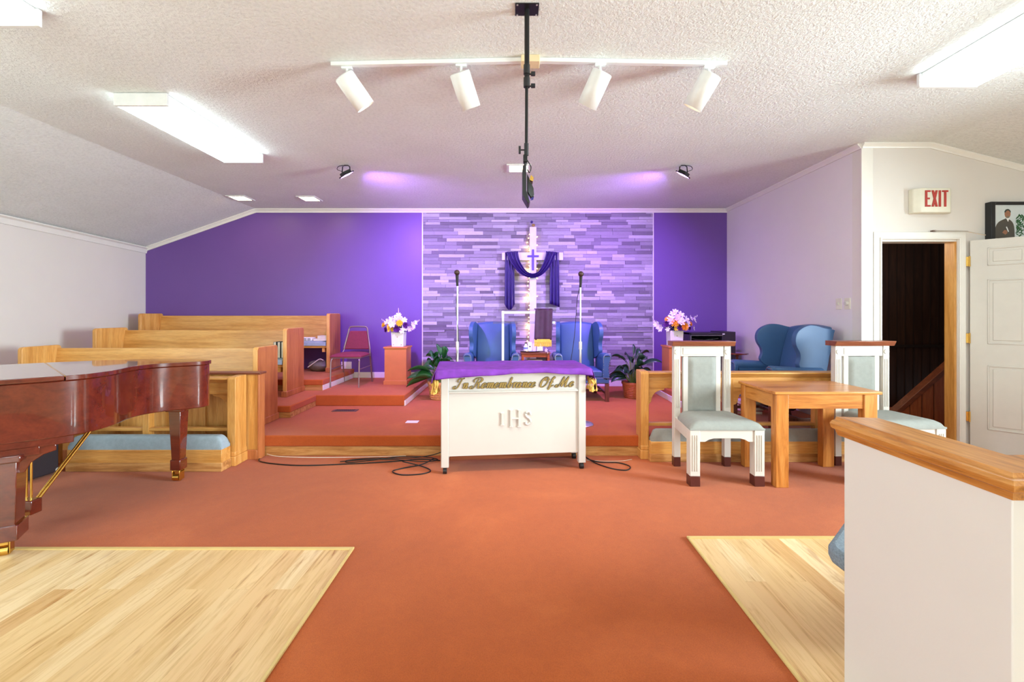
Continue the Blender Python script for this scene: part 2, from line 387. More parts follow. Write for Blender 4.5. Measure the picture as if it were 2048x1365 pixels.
# crown mouldings
def crown(mb, p0, p1, out, h=.06, d=.045):
    """small cornice with its top edge from p0 to p1"""
    p0, p1, out = Vector(p0), Vector(p1), Vector(out); z = Vector((0, 0, 1))
    prof = [(0, 0), (d, 0), (d, -.012), (d * .55, -.03), (d * .35, -h * .8), (d * .3, -h), (0, -h)]
    A = mb.verts([p0 + out * u + z * v for u, v in prof]); B = mb.verts([p1 + out * u + z * v for u, v in prof]); n = len(prof)
    mb.face(A); mb.face(B[::-1])
    for i in range(n): mb.face([A[i], B[i], B[(i + 1) % n], A[(i + 1) % n]])
t = MB(); crown(t, (-XC, YB, ZC), (XR, YB, ZC), (0, -1, 0)); crown(t, (-5.8, YB, zl(-5.8)), (-XC, YB, ZC), (0, -1, 0)); struct(t.build('trim_3', M['trim']))
t = MB(); crown(t, (XR, YD, ZC), (XR, YB, ZC), (-1, 0, 0), .05, .04); struct(t.build('trim_4', M['trim']))
t = MB(); crown(t, (XR, YD, ZC), (XC, YD, ZC), (0, -1, 0), .05, .035); crown(t, (XC, YD, ZC), (6.1, YD, ZC - .25 * 2.05), (0, -1, 0), .05, .035); struct(t.build('trim_5', M['trim']))
t = MB(); crown(t, (xl(-5.1), -5.1, zl(xl(-5.1))), (xl(YB), YB, zl(xl(YB))), (1, 0, 0), .09, .06); struct(t.build('trim_6', M['trim']))
struct(BX(-1.345, 2.07, YB - .018, YB, .195, .29).build('baseboard_back', M['trim'], bevel=.004))
struct(MB().box(-2.54, -1.345, YB - .018, YB, .33, .42).box(2.07, XR, YB - .018, YB, .33, .42).build('baseboard_back', M['trim'], bevel=.004))
struct(MB().box(-2.70, -2.54, YB - .03, YB, .33, .585).build('trim_7', M['trim'], bevel=.004))
struct(MB().box(XR - .015, XR, YD, 5.3, .195, .30).build('baseboard_right', M['trim'], bevel=.004))
struct(MB().box(-1.43 + .0, -1.415, YB - .012, YB, .33, 2.94).box(2.215, 2.23, YB - .012, YB, .33, 2.94).build('trim_8', M['trim']))
# outside corner bead
struct(MB().box(XR - .012, XR + .1, YD - .014, YD + .0, 0, ZC - .05).build('trim_9', M['trim'], bevel=.003))
# tile cladding on the back wall
bm = bmesh.new(); colr = bm.loops.layers.float_color.new('tile'); z = .29; rnd = random.Random(3)
pal = [(154, 148, 158), (172, 164, 176), (192, 186, 196), (214, 208, 216), (124, 116, 128), (180, 172, 184), (204, 198, 208), (140, 132, 146), (166, 158, 170)]
x_lo, x_hi = -1.415, 2.215
while z < 2.94:
    h = rnd.choice((.036, .044, .052, .058)); z2 = min(z + h, 2.94); x = x_lo - rnd.random() * .2
    while x < x_hi:
        L = rnd.uniform(.14, .46); x2 = x + L; a_, b_ = max(x, x_lo), min(x2, x_hi); x = x2
        if b_ - a_ < .015: continue
        d = rnd.choice((.008, .012, .016, .02)); cc = lin(rnd.choice(pal)); k = rnd.uniform(.88, 1.1); k *= .78; cc = (cc[0] * k, cc[1] * k, cc[2] * k, 1)
        g = .0012; P = [(X, Y, Z) for X in (a_ + g, b_ - g) for Y in (YB - d, YB) for Z in (z + g, z2 - g)]; v = [bm.verts.new(q) for q in P]
        for q in ((0, 1, 3, 2), (4, 6, 7, 5), (0, 4, 5, 1), (2, 3, 7, 6), (0, 2, 6, 4), (1, 5, 7, 3)):
            fc = bm.faces.new([v[i] for i in q])
            for lp in fc.loops: lp[colr] = cc
    z = z2
bmesh.ops.recalc_face_normals(bm, faces=bm.faces)
me = bpy.data.meshes.new('wall_cladding'); bm.to_mesh(me); bm.free(); me.materials.append(M['tile'])
o = bpy.data.objects.new('wall_cladding', me); C.objects.link(o); struct(o)
# ---------------------------------------------------------------- platforms
def platform(name, rects, z0, z1, lip=.0):
    g = MB()
    for x0, x1, y0, y1 in rects: g.box(x0, x1, y0, y1, z0, z1)
    return struct(g.build(name, M['carpet2'], bevel=.012, seg=3))
platform('stage_platform', [(-5.6, XR, 4.2, YB)], 0.09, .195)
struct(MB().box(-5.6, XR, 4.212, 4.3, 0, .09).build('stage_fascia', M['worn'], bevel=.003))
platform('choir_riser', [(-5.62, -2.445, 4.9, YB)], .255, .33)
platform('choir_riser', [(-2.46, -1.345, 5.54, YB)], .1951, .3305)
struct(MB().box(-5.6, -2.452, 4.91, 5.0, .195, .255).box(-2.52, -2.452, 5.0, 5.55, .195, .255).build('riser_fascia', M['worn'], bevel=.003))
platform('choir_riser', [(-5.7, -2.5, 5.864, YB)], .40, .475)
struct(MB().box(-5.6, -2.506, 5.874, 5.95, .33, .40).build('riser_fascia', M['worn'], bevel=.003))
struct(MB().box(-2.56, -2.504, 5.875, YB - .03, .33, .40).build('trim_10', M['trim'], bevel=.003))
struct(MB().box(-1.36, -1.333, 5.545, YB, .196, .262).build('trim_11', M['trim'], bevel=.003))
platform('side_riser', [(2.07, XR, 5.3, YB)], .1951, .33)
struct(MB().box(2.055, 2.08, 5.305, YB, .196, .27).build('trim_12', M['trim'], bevel=.003))

# ---------------------------------------------------------------- doorway, passage, door
t = MB()
t.prism([(X0 - .075, 0), (X0, 0), (X0, ZD), (X1, ZD), (X1, 0), (X1 + .075, 0), (X1 + .075, ZD + .072), (X0 - .075, ZD + .072)], 'y', YD - .02, YD)
t.prism([(X0 - .018, 0), (X0 - .002, 0), (X0 - .002, ZD + .002), (X1 + .002, ZD + .002), (X1 + .002, 0), (X1 + .018, 0), (X1 + .018, ZD + .018), (X0 - .018, ZD + .018)], 'y', YD - .03, YD - .019)
struct(t.build('trim_13', M['trim'], bevel=.004))
struct(MB().box(X0, X0 + .018, YD, YD + .13, 0, ZD).box(X0, X1, YD, YD + .13, ZD - .018, ZD).build('trim_14', M['trim']))
struct(MB().box(X1 - .02, X1, YD, YD + .10, 0, ZD - .018).build('trim_15', M['oakz']))
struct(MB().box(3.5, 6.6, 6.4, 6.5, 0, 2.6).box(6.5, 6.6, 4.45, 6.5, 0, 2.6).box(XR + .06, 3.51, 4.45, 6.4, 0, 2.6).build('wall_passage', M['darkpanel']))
g = MB()
for k in range(24): g.box(3.6 + k * .12, 3.606 + k * .12, 6.392, 6.401, 0, 2.5)
g.box(3.51, 6.5, 6.38, 6.401, .86, .90)
struct(g.build('trim_16', plain('panel_groove', (34, 22, 16), .6)))
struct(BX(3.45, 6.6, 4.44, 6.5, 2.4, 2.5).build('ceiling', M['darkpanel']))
struct(BX(5.00, 5.05, 6.3, 6.38, .9, 2.35).build('trim_17', M['panelwood']))
sp = thing('stair_panel', (5.0, 5.2, 0), 'orange wood panelling under the stair rail beyond the open doorway', 'stair panelling')
MB().prism([(4.3, 0), (6.4, 0), (6.4, 1.88), (4.27, 0)], 'y', 5.2, 5.24).build('panel', M['panelwood'], sp, world=True)
MB().prism([(4.22, 0), (4.30, 0), (6.4, 1.85), (6.4, 1.92)], 'y', 5.17, 5.27).build('rail', wood('stair_rail_wood', (130, 70, 40), (110, 56, 32), 'x'), sp, world=True, bevel=.004)
g = MB()
for k in range(10): g.box(4.5 + k * .14, 4.504 + k * .14, 5.196, 5.2, 0, max(.02, (4.5 + k * .14 - 4.3) * .88))
g.build('groove', M['darkpanel'], sp, world=True)
cb = thing('small_cabinet', (4.58, 5.5, 0), 'narrow pale green-white cabinet standing just inside the doorway', 'cabinet')
MB().box(4.42, 4.66, 5.5, 5.8, 0, .66).build('body', M['ivory'], cb, world=True, bevel=.006)
MB().box(4.45, 4.635, 5.485, 5.5, .1, .60).build('door', M['ivory'], cb, world=True, bevel=.01)
struct(MB().box(5.17, 5.25, 6.37, 6.385, .38, .46).build('window_6', M['daywin']))
l = bpy.data.lights.new('passage_fill', 'POINT'); l.energy = 38; l.color = (1, .86, .7); l.shadow_soft_size = .15  # added lamp without a visible source, lifts the dark passage
lo = bpy.data.objects.new('passage_fill', l); C.objects.link(lo); lo.location = (3.75, 5.5, 2.2)
# door leaf, opened toward the room
dr = bpy.data.objects.new('door_1', None); C.objects.link(dr); dr.location = (4.405, YD - .035, .02); dr.rotation_euler = (0, 0, R(-46)); struct(dr)
W, H = .80, 2.03
g = MB().box(0, W, 0, .035, 0, H); leaf = g.build('leaf', M['white'], dr, bevel=.002)
cols = ((.115, .365), (.435, .685)); rows = ((1.78, 1.95), (1.04, 1.65), (.23, .84))
for c0, c1 in cols:
    for r0, r1 in rows:
        g = MB()
        for a_, b_, y_ in ((0, .022, -.007), ):
            g.box(c0, c1, y_, 0.001, r0, r0 + .014).box(c0, c1, y_, 0.001, r1 - .014, r1).box(c0, c0 + .014, y_, .001, r0, r1).box(c1 - .014, c1, y_, .001, r0, r1)
        g.box(c0 + .035, c1 - .035, -.006, 0.001, r0 + .035, r1 - .035)
        g.build('door_panel', M['white'], leaf, bevel=.005, seg=2)
for z in (1.83, 1.09, .335):
    MB().box(-.028, .0, -.004, .012, z - .045, z + .045).cyl((-.003, -.008, z - .05), (-.003, -.008, z + .05), .007, seg=8).build('hinge', M['brass'], dr)
cl = MB().tube([(-.42 * .7 + .1, -.03, 2.11), (.0, -.05, 2.10)], .006, 6)
# closer arm is fixed to the frame head
ca = thing('door_closer_arm', (4.1, YD - .04, 2.14), 'thin metal closer arm above the doorway, reaching to the door top', 'door closer')
MB().tube([(4.07, YD - .03, 2.145), (4.36, YD - .06, 2.135)], .006, 6).tube([(4.36, YD - .06, 2.13), (4.475, YD - .11, 2.09)], .005, 6).build('arm', M['chrome'], ca, world=True)
MB().box(4.055, 4.085, YD - .034, YD - .0, 2.138, 2.152).build('bracket', M['ventbronze'], ca, world=True)
# exit sign
ex = thing('exit_sign', (4.02, YD, 2.30), 'ivory box sign with red EXIT letters above the doorway', 'sign')
g = MB().prism([(3.84, YD), (3.84, YD - .05), (3.885, YD - .085), (4.17, YD - .085), (4.21, YD - .05), (4.21, YD)], 'z', 2.31, 2.545); g.build('housing', M['ivory'], ex, world=True, bevel=.008)
def flat_letter(mb, ch, x, z, w_, h_, y, t=.02, d=.006):
    k = t * .8; m0 = (h_ - k) / 2
    if ch == 'E': P = [(0, 0), (w_, 0), (w_, k), (t, k), (t, m0), (w_ * .85, m0), (w_ * .85, m0 + k), (t, m0 + k), (t, h_ - k), (w_, h_ - k), (w_, h_), (0, h_)]
    if ch == 'I': P = [(0, 0), (t, 0), (t, h_), (0, h_)]
    if ch == 'T': P = [(w_ / 2 - t / 2, 0), (w_ / 2 + t / 2, 0), (w_ / 2 + t / 2, h_ - k), (w_, h_ - k), (w_, h_), (0, h_), (0, h_ - k), (w_ / 2 - t / 2, h_ - k)]
    if ch in 'EIT': mb.prism([(x + u, z + v) for u, v in P], 'y', y - d, y)
    if ch == 'X':
        mb.prism([(x, z), (x + t, z), (x + w_, z + h_), (x + w_ - t, z + h_)], 'y', y - d, y)
        mb.prism([(x + w_ - t, z), (x + w_, z), (x + t, z + h_), (x, z + h_)], 'y', y - d - .0005, y)
x = 3.925
for ch, w_ in (('E', .05), ('X', .056), ('I', .02), ('T', .056)):
    g = MB(); flat_letter(g, ch, x, 2.365, w_, .155, YD - .085, .019); g.build('letter', M['red'], ex, world=True); x += w_ + .012
# framed portrait above the door
fr_ = thing('framed_portrait', (4.83, YD, 2.05), 'black framed photograph of a robed person above the open door', 'picture')
fx0, fx1, fz0, fz1, fy = 4.585, 5.0, 2.03, 2.42, YD - .06
g = MB()
g.box(fx0, fx0 + .04, fy, YD, fz0, fz1).box(fx1 - .04, fx1, fy, YD, fz0, fz1).box(fx0 + .04, fx1 - .04, fy, YD, fz1 - .03, fz1).box(fx0 + .04, fx1 - .04, fy, YD, fz0, fz0 + .03)
g.build('frame', M['blackp'], fr_, world=True, bevel=.003)
pic = BX(fx0 + .04, fx1 - .04, fy + .012, fy + .016, fz0 + .03, fz1 - .03).build('picture', M['photo'], fr_, world=True)
yp = fy + .012
def flat(pts, d, name, mt): MB().prism(pts, 'y', yp - d, yp).build(name, mt, pic, world=True)
rb = catmull([(4.63, 2.07), (4.635, 2.17), (4.665, 2.225), (4.72, 2.255), (4.745, 2.26), (4.79, 2.235), (4.815, 2.18), (4.82, 2.07)], 4)
flat([(p_.x, p_.y) for p_ in [Vector(q) for q in rb]], .001, 'printed_robe', M['robe'])
flat([(4.752 + .029 * math.cos(k * .5236), 2.305 + .042 * math.sin(k * .5236)) for k in range(12)], .0014, 'printed_head', M['skin'])
flat([(4.752 + .031 * math.cos(k * .3927), 2.318 + .034 * math.sin(k * .3927)) for k in range(9)], .00145, 'printed_hair', M['bookgreen'])
flat([(4.754 + .025 * math.cos(k * .5236), 2.302 + .036 * math.sin(k * .5236)) for k in range(12)], .00150, 'printed_face', M['skin'])
flat([(4.738, 2.283), (4.770, 2.283), (4.766, 2.270), (4.754, 2.265), (4.742, 2.270)], .00152, 'printed_beard', M['bag'])
for ex_ in (4.744, 4.762): flat([(ex_, 2.308), (ex_ + .006, 2.308), (ex_ + .006, 2.311), (ex_, 2.311)], .00153, 'printed_eye', M['dark'])
flat([(4.738, 2.262), (4.768, 2.262), (4.756, 2.228)], .0016, 'printed_collar', M['paper'])
flat([(4.735, 2.18), (4.745, 2.182), (4.765, 2.135), (4.756, 2.13)], .0018, 'printed_book', M['paper'])
flat([(4.70, 2.125), (4.72, 2.15), (4.745, 2.145), (4.75, 2.12), (4.73, 2.105)], .0019, 'printed_hand', M['skin'])
g = MB()
for k in range(40):
    a_ = random.random() * 6; cx_, cz_ = 4.865 + random.uniform(-.025, .04), 2.09 + random.random() * .2
    g.prism([(cx_ - .022 * math.cos(a_), cz_ - .022 * math.sin(a_)), (cx_ + .006 * math.sin(a_), cz_ - .006 * math.cos(a_)), (cx_ + .022 * math.cos(a_), cz_ + .022 * math.sin(a_)), (cx_ - .006 * math.sin(a_), cz_ + .006 * math.cos(a_))], 'y', yp - .001 - k * .0001, yp)
g.build('printed_foliage', M['green'], pic, world=True)
# switches on the right wall
for y_, lb, knob in ((4.62, 'toggle switch plate on the pale side wall, the one nearer the stage', 0), (4.50, 'round dimmer knob plate on the pale side wall, nearer the doorway', 1)):
    s_ = thing('dimmer_switch' if knob else 'light_switch', (XR, y_, 1.45), lb, 'switch')
    MB().box(XR - .007, XR, y_ - .038, y_ + .038, 1.39, 1.505).build('plate', M['ivory'], s_, world=True, bevel=.002)
    if knob: MB().cyl((XR - .03, y_, 1.45), (XR - .006, y_, 1.45), .019, .022).build('knob', M['white'], s_, world=True)
    else: MB().box(XR - .02, XR - .006, y_ - .006, y_ + .006, 1.437, 1.462).build('toggle', M['white'], s_, world=True)

# ---------------------------------------------------------------- ceiling lights
def fluorescent(x, y, label, rot=0):
    t = thing('fluorescent_light', (x, y, ZC), label, 'ceiling light', 0, 'fluorescent wrap lights on the ceiling')
    MB().box(-.185, .185, -.62, .62, -.035, -.002).build('housing', M['fixture'], t, bevel=.003)
    MB().prism([(-.19, -.03), (-.2, -.08), (-.19, -.095), (.19, -.095), (.2, -.08), (.19, -.03)], 'y', -.615, .615).build('diffuser', M['diff'], t)
    for s_ in (-1, 1): MB().box(-.2, .2, s_ * .632 - .012, s_ * .632 + .012, -.097, -.003).build('end_cap', M['fixture'], t, bevel=.003)
    return t
fluorescent(-2.78, 3.965, 'fluorescent ceiling light above the piano, second from the left corner')
fluorescent(-2.76, 1.78, 'fluorescent ceiling light cut off at the top left corner of the photo')
fluorescent(2.99, 2.43, 'fluorescent ceiling light cut off at the top right corner of the photo')
for x, y in ((2.99, -.1), (-2.76, -.6), (0, -1.6), (-2.76, -3.2), (2.99, -3.0), (0, -3.9)):  # unseen fixtures, added to fill the room with light
    fluorescent(x, y, 'fluorescent ceiling light added behind the camera as fill')
def recessed(x, y, label):
    t = thing('recessed_light', (x, y, ZC), label, 'ceiling light', 0, 'square recessed lights')
    a_, b_ = .135, .105
    MB().box(-a_, a_, -a_, -b_, -.012, .0).box(-a_, a_, b_, a_, -.012, 0).box(-a_, -b_, -b_, b_, -.012, 0).box(b_, a_, -b_, b_, -.012, 0).build('frame', M['fixture'], t, bevel=.002)
    MB().box(-b_, b_, -b_, b_, -.006, 0).build('lens', M['rec'], t)
recessed(.07, 5.05, 'square recessed ceiling light behind the hanging black pole')
recessed(-3.88, 6.35, 'square recessed ceiling light nearest the sloped ceiling, above the purple wall')
recessed(-2.91, 6.38, 'square recessed ceiling light second from the left, near the purple wall')
# track
tk = thing('track_rail', (.1, 2.86, ZC), 'long white lighting track rail across the ceiling with a tan joiner box', 'lighting track')
MB().box(-1.19, .06, 2.86, 2.895, ZC - .028, ZC - .001, mat=Matrix.Translation((.06, 2.88, 0)) @ Matrix.Rotation(R(-2.2), 4, 'Z') @ Matrix.Translation((-.06, -2.88, 0))).build('rail', M['fixture'], tk, world=True, bevel=.003)
MB().box(.14, 1.40, 2.86, 2.895, ZC - .028, ZC - .001, mat=Matrix.Translation((.14, 2.88, 0)) @ Matrix.Rotation(R(1.8), 4, 'Z') @ Matrix.Translation((-.14, -2.88, 0))).build('rail', M['fixture'], tk, world=True, bevel=.003)
MB().box(.055, .175, 2.83, 2.92, ZC - .045, ZC - .001).build('joiner_box', M['tan'], tk, world=True, bevel=.004)
def track_head(x, y, dx, label, dy=.42, pwr=SPOT_W, tgt=None):
    t = thing('track_spotlight', (x, y, ZC - .028), label, 'spotlight', 0, 'white cylinder spotlights on the track')
    d = Vector((dx, dy, -.80)).normalized(); p0 = Vector((0, 0, -.085)); 
    MB().box(-.035, .035, -.012, .012, -.014, 0).build('track_adapter', M['fixture'], t, bevel=.002)
    MB().cyl((0, 0, -.01), (0, 0, -.07), .008, seg=8).build('stem', M['fixture'], t)
    a_ = p0 - d * .03; b_ = p0 + d * .19; pts = [a_, a_ + d * .004, b_ - d * .004, b_]
    g = MB().tube([a_, a_ + d * .006, b_], [.06, .065, .065], 28, cap=False); g.face
    q = g.build('can', M['fixture'], t, solid=.004)
    MB().tube([a_ + d * .004, a_ + d * .008], .063, 28).build('cap', M['fixture'], t)
    MB().tube([b_ - d * .03, b_ - d * .027], .056, 24).build('lens', M['spotlens'], t)
    l = bpy.data.lights.new('spot', 'SPOT'); l.energy = pwr; l.spot_size = R(95); l.spot_blend = .8; l.color = (1, .9, .78); l.shadow_soft_size = .05
    lo = bpy.data.objects.new('spot', l); C.objects.link(lo); lo.parent = t; lo.location = b_ - d * .01
    lo.rotation_euler = d.to_track_quat('-Z', 'Y').to_euler()
track_head(-1.09, 2.93, .55, 'white track spotlight, leftmost of the four')
track_head(-.335, 2.90, .28, 'white track spotlight just left of the black pole')
track_head(.57, 2.89, -.38, 'white track spotlight just right of the black pole')
track_head(1.29, 2.92, -.42, 'white track spotlight, rightmost of the four')
# black pole
pl = thing('ceiling_pole', (.078, 2.41, ZC), 'black telescopic pole hanging from a square ceiling plate with clamps', 'pole')
px_, py_ = .078, 2.41
MB().box(px_ - .064, px_ + .064, py_ - .05, py_ + .05, ZC - .006, ZC - .001).build('ceiling_plate', M['black'], pl, world=True, bevel=.002)
for sx in (-1, 1):
    for sy in (-1, 1):
        MB().cyl((px_ + sx * .052, py_ + sy * .04, ZC - .009), (px_ + sx * .052, py_ + sy * .04, ZC - .006), .005).build('screw', M['chrome'], pl, world=True)
MB().cyl((px_, py_, 2.62), (px_, py_, ZC - .006), .0135).build('upper_tube', M['black'], pl, world=True)
MB().cyl((px_ - .003, py_, 2.27), (px_ - .001, py_, 2.66), .0085).build('lower_tube', M['black'], pl, world=True)
for z in (2.645, 2.575): MB().cyl((px_ - .001, py_, z), (px_ - .001, py_, z + .05), .0175).build('collar', M['blackp'], pl, world=True)
for z, s_ in ((2.645, 1), (2.58, 1)): MB().cyl((px_ + .012, py_, z), (px_ + .035, py_ - .005, z), .004).box(px_ + .022, px_ + .045, py_ - .01, py_ + .006, z - .008, z + .012).build('knob', M['blackp'], pl, world=True, bevel=.002)
MB().cyl((px_ - .003, py_, 2.205), (px_ - .003, py_, 2.27), .012).build('swivel', M['blackp'], pl, world=True)
MB().cyl((px_ - .035, py_, 2.235), (px_ - .01, py_, 2.235), .004).box(px_ - .045, px_ - .033, py_ - .008, py_ + .008, 2.215, 2.255).build('knob', M['blackp'], pl, world=True, bevel=.002)
# hanging light head folded at the pole's end
hd = thing('hanging_stage_light', (px_ - .006, py_, 1.93), 'slim black stage light folded edge-on at the bottom of the pole', 'stage light')
MB().box(px_ - .02, px_ + .002, py_ - .02, py_ + .02, 2.165, 2.205).build('clamp', M['black'], hd, world=True, bevel=.003)
MB().tube([(px_ - .006, py_, 2.17), (px_ - .014, py_, 2.13), (px_ - .015, py_, 2.12)], .008, 6).build('arm', M['black'], hd, world=True)
MB().prism([(px_ - .025, 2.13), (px_ - .005, 2.135), (px_ - .004, 2.0), (px_ + .015, 1.94), (px_ + .004, 1.93), (px_ - .025, 1.98)], 'y', py_ - .06, py_ + .06).build('body', M['blackp'], hd, world=True, bevel=.003)
MB().prism([(px_ + .0, 2.10), (px_ + .018, 2.06), (px_ + .035, 2.02), (px_ + .038, 1.975), (px_ + .02, 1.97), (px_ + .002, 2.0)], 'y', py_ - .03, py_ + .04).build('barn_door', M['blackgloss'], hd, world=True, bevel=.003)
MB().tube(catmull([(px_, py_ - .03, 2.17), (px_ + .02, py_ - .04, 2.13), (px_ + .012, py_ - .04, 2.10), (px_ - .002, py_ - .04, 2.12)], 5), .003, 6).build('cable', M['black'], hd, world=True)
MB().prism([(px_ + .02, 2.085), (px_ + .035, 2.07), (px_ + .03, 2.05), (px_ + .012, 2.06)], 'y', py_ - .05, py_ + .01).build('wing_nut', M['brass'], hd, world=True)
# violet floods
def flood(x, y, sx, label):
    t = thing('led_flood', (x, y, ZC), label, 'stage light', 0, 'small black floodlights on the ceiling')
    d = Vector((sx * .42, .35, -.84)).normalized()
    q = d.to_track_quat('-Z', 'Y').to_matrix().to_4x4(); T = Matrix.Translation((0, 0, -.10)) @ q
    MB().box(-.085, .085, -.06, .06, -.012, 0, mat=T).build('front_frame', M['blackp'], t, bevel=.002)
    MB().box(-.06, .06, -.045, .045, 0, .03, mat=T).build('housing', M['black'], t, bevel=.004)
    MB().box(-.07, .07, -.048, .048, -.0135, -.0115, mat=T).build('led_face', M['ledface'], t)
    MB().tube([(-.045, 0, -.085), (-.04, 0, -.02), (-.02, 0, -.004), (.02, 0, -.004), (.04, 0, -.02), (.045, 0, -.09)], .006, 6).build('bracket', M['black'], t)
    MB().tube(catmull([(-sx * .05, 0, -.07), (-sx * .10, 0, -.05), (-sx * .085, 0, -.015), (-sx * .03, 0, -.005)], 5), .0035, 6).build('cable', M['black'], t)
    l = bpy.data.lights.new('flood', 'AREA'); l.shape = 'RECTANGLE'; l.size = .13; l.size_y = .09; l.spread = R(125); l.energy = LED_W; l.color = (.42, .18, 1)
    lo = bpy.data.objects.new('flood', l); C.objects.link(lo); lo.parent = t; lo.location = T @ Vector((0, 0, -.016)); lo.rotation_euler = Vector((sx * .36, .66, -.66)).to_track_quat('-Z', 'Y').to_euler()
flood(-1.85, 4.95, 1, 'small black floodlight on the ceiling to the left, glowing violet')
flood(1.90, 4.95, -1, 'small black floodlight on the ceiling to the right, glowing violet')

# ---------------------------------------------------------------- choir pews
def pew(x0, x1, yf, yb, z0, h, label, cushion='bluefab'):
    t = thing('choir_pew', ((x0 + x1) / 2, (yf + yb) / 2, z0), label, 'pew', 0, 'oak choir pews on the stepped risers')
    for s_, xa, xb in ((0, x0, x0 + .045), (1, x1 - .045, x1)):
        r = .035
        prof = [(yf, z0)] + [(yf + r - r * math.cos(R(a)), z0 + h - r + r * math.sin(R(a))) for a in range(0, 91, 18)] + [(yb - r + r * math.sin(R(a)), z0 + h - r + r * math.cos(R(a))) for a in range(0, 91, 18)] + [(yb, z0)]
        e = MB().prism(prof, 'x', xa + (0 if s_ == 0 else .0), xb).build('end_panel', M['oakz'], t, world=True, bevel=.005)
        out = MB().prism([(yf + .012 + (p[0] - yf) * (yb - yf - .024) / (yb - yf), p[1] - (.006 if p[1] > z0 + .1 else 0)) for p in prof], 'x', (xb - .002) if s_ else (xa - .006), (xb + .006) if s_ else (xa + .002))
        out.build('outer_face', M['redlitz'] if s_ else M['oakz'], e, world=True)  # right-hand outer faces carry the painted reddish side light
        MB().box(xa - .012, xb + .012, yf - .012, yb + .012, z0, z0 + .07).build('plinth', M['redlitz'] if s_ else M['oaky'], e, world=True, bevel=.006)
    b0, b1 = x0 + .045, x1 - .045; zt = z0 + h - .035
    MB().prism([(yb - .10, z0 + .40), (yb - .07, z0 + .40), (yb - .015, zt), (yb - .045, zt)], 'x', b0, b1).build('backrest', M['oakx'], t, world=True, bevel=.004)
    MB().box(b0, b1, yf + .02, yb - .06, z0 + .36, z0 + .395).build('seat', M['oakx'], t, world=True, bevel=.004)
    MB().slab(lambda u, v: Vector((b0 + .01 + (b1 - b0 - .02) * u, yf + (yb - .08 - yf) * v, z0 + .445 + .018 * min(1, 6 * min(v, 1 - v)) * min(1, 30 * min(u, 1 - u)))),
              lambda u, v: Vector((b0 + .01 + (b1 - b0 - .02) * u, yf + (yb - .08 - yf) * v, z0 + .395)), 30, 8).build('cushion', M[cushion], t, world=True)
    for xx in (x1 - .10, x0 + .10): MB().prism([(yf + .03, z0 + .36), (yf + .03, z0 + .30), (yf + .10, z0 + .30), (yb - .10, z0 + .33), (yb - .10, z0 + .36)], 'x', xx - .02, xx + .02).build('bracket', M['oaky'], t, world=True)
    return t
pew(-4.98, -2.57, 4.476, 4.87, .195, .812, 'front choir pew, lowest of the three oak pews')
pew(-5.10, -2.745, 5.40, 5.853, .33, .835, 'middle choir pew of the three oak pews')
pew(-5.53, -2.705, 6.57, 6.99, .475, .872, 'back choir pew against the purple wall, highest of the three')
# items on pews
def book(name, x, y, z, w_, d_, h_, cov, label, rz=0, upright=False, group=None):
    t = thing(name, (x, y, z), label, 'book', rz, group)
    if upright:
        MB().box(-w_ / 2 + .003, w_ / 2 - .003, -d_ / 2 + .004, d_ / 2, .004, h_ - .004).build('pages', M['page'], t)
        MB().box(-w_ / 2, -w_ / 2 + .003, -d_ / 2, d_ / 2, 0, h_).box(w_ / 2 - .003, w_ / 2, -d_ / 2, d_ / 2, 0, h_).box(-w_ / 2, w_ / 2, d_ / 2, d_ / 2 + .004, 0, h_).build('cover', M[cov], t, bevel=.001)
    else:
        MB().box(-w_ / 2 + .004, w_ / 2 - .004, -d_ / 2 + .004, d_ / 2 - .004, .003, h_ - .003).build('pages', M['page'], t)
        MB().box(-w_ / 2, w_ / 2, -d_ / 2, d_ / 2, 0, .003).box(-w_ / 2, w_ / 2, -d_ / 2, d_ / 2, h_ - .003, h_).box(w_ / 2 - .003, w_ / 2, -d_ / 2, d_ / 2, 0, h_).build('cover', M[cov], t, bevel=.001)
    return t
zc = .475 + .463
book('book', -2.86, 6.72, zc, .23, .17, .028, 'paper', 'pale book lying lowest in the small stack on the back pew', R(3), group='books on the back pew')
book('book', -2.83, 6.72, zc + .028, .17, .15, .022, 'page', 'pale book in the middle of the stack on the back pew', R(-4), group='books on the back pew')
book('book', -2.83, 6.72, zc + .05, .18, .14, .026, 'paper', 'pale book lying on top of the stack on the back pew', R(2), group='books on the back pew')
wb = thing('white_box', (-3.10, 6.70, zc), 'low white slotted box lying on the back pew cushion', 'box')
MB().box(-.10, .11, -.07, .07, 0, .05).build('body', M['paper'], wb, bevel=.008)
for k in (.0, .06): MB().box(k - .015, k + .03, -.073, -.069, .012, .02).box(k - .015, k + .03, -.073, -.069, .03, .038).build('slot', M['blackp'], wb)
for k, x in enumerate((-2.955, -2.905, -2.86)):
    book('hymnal', x, 5.60, .33 + .463, .036, .14, .20, 'bookgreen', ('dark covered hymnal standing on the middle pew, left of three', 'dark covered hymnal standing on the middle pew, centre of three', 'dark covered hymnal standing on the middle pew, right of three')[k], upright=True, group='hymnals on the middle pew')
bg = thing('cloth_bag', (-2.93, 6.72, .475), 'crumpled grey cloth bag on the floor beneath the back pew', 'bag')
def lump(c, r, seed, k=.18, seg=14):
    g = MB().ball((0, 0, 0), (1, 1, 1), seg); rn = random.Random(seed)
    ph = [rn.random() * 6 for _ in range(6)]
    for v in g.bm.verts:
        q = v.co.copy(); f_ = 1 + k * (math.sin(3 * q.x + ph[0]) + math.sin(4 * q.y + ph[1]) + math.sin(5 * q.z + 2 * q.x + ph[2])) / 2
        v.co = Vector((c[0] + q.x * r[0] * f_, c[1] + q.y * r[1] * f_, max(c[2] - r[2] * .9, c[2] + q.z * r[2] * f_)))
    return g
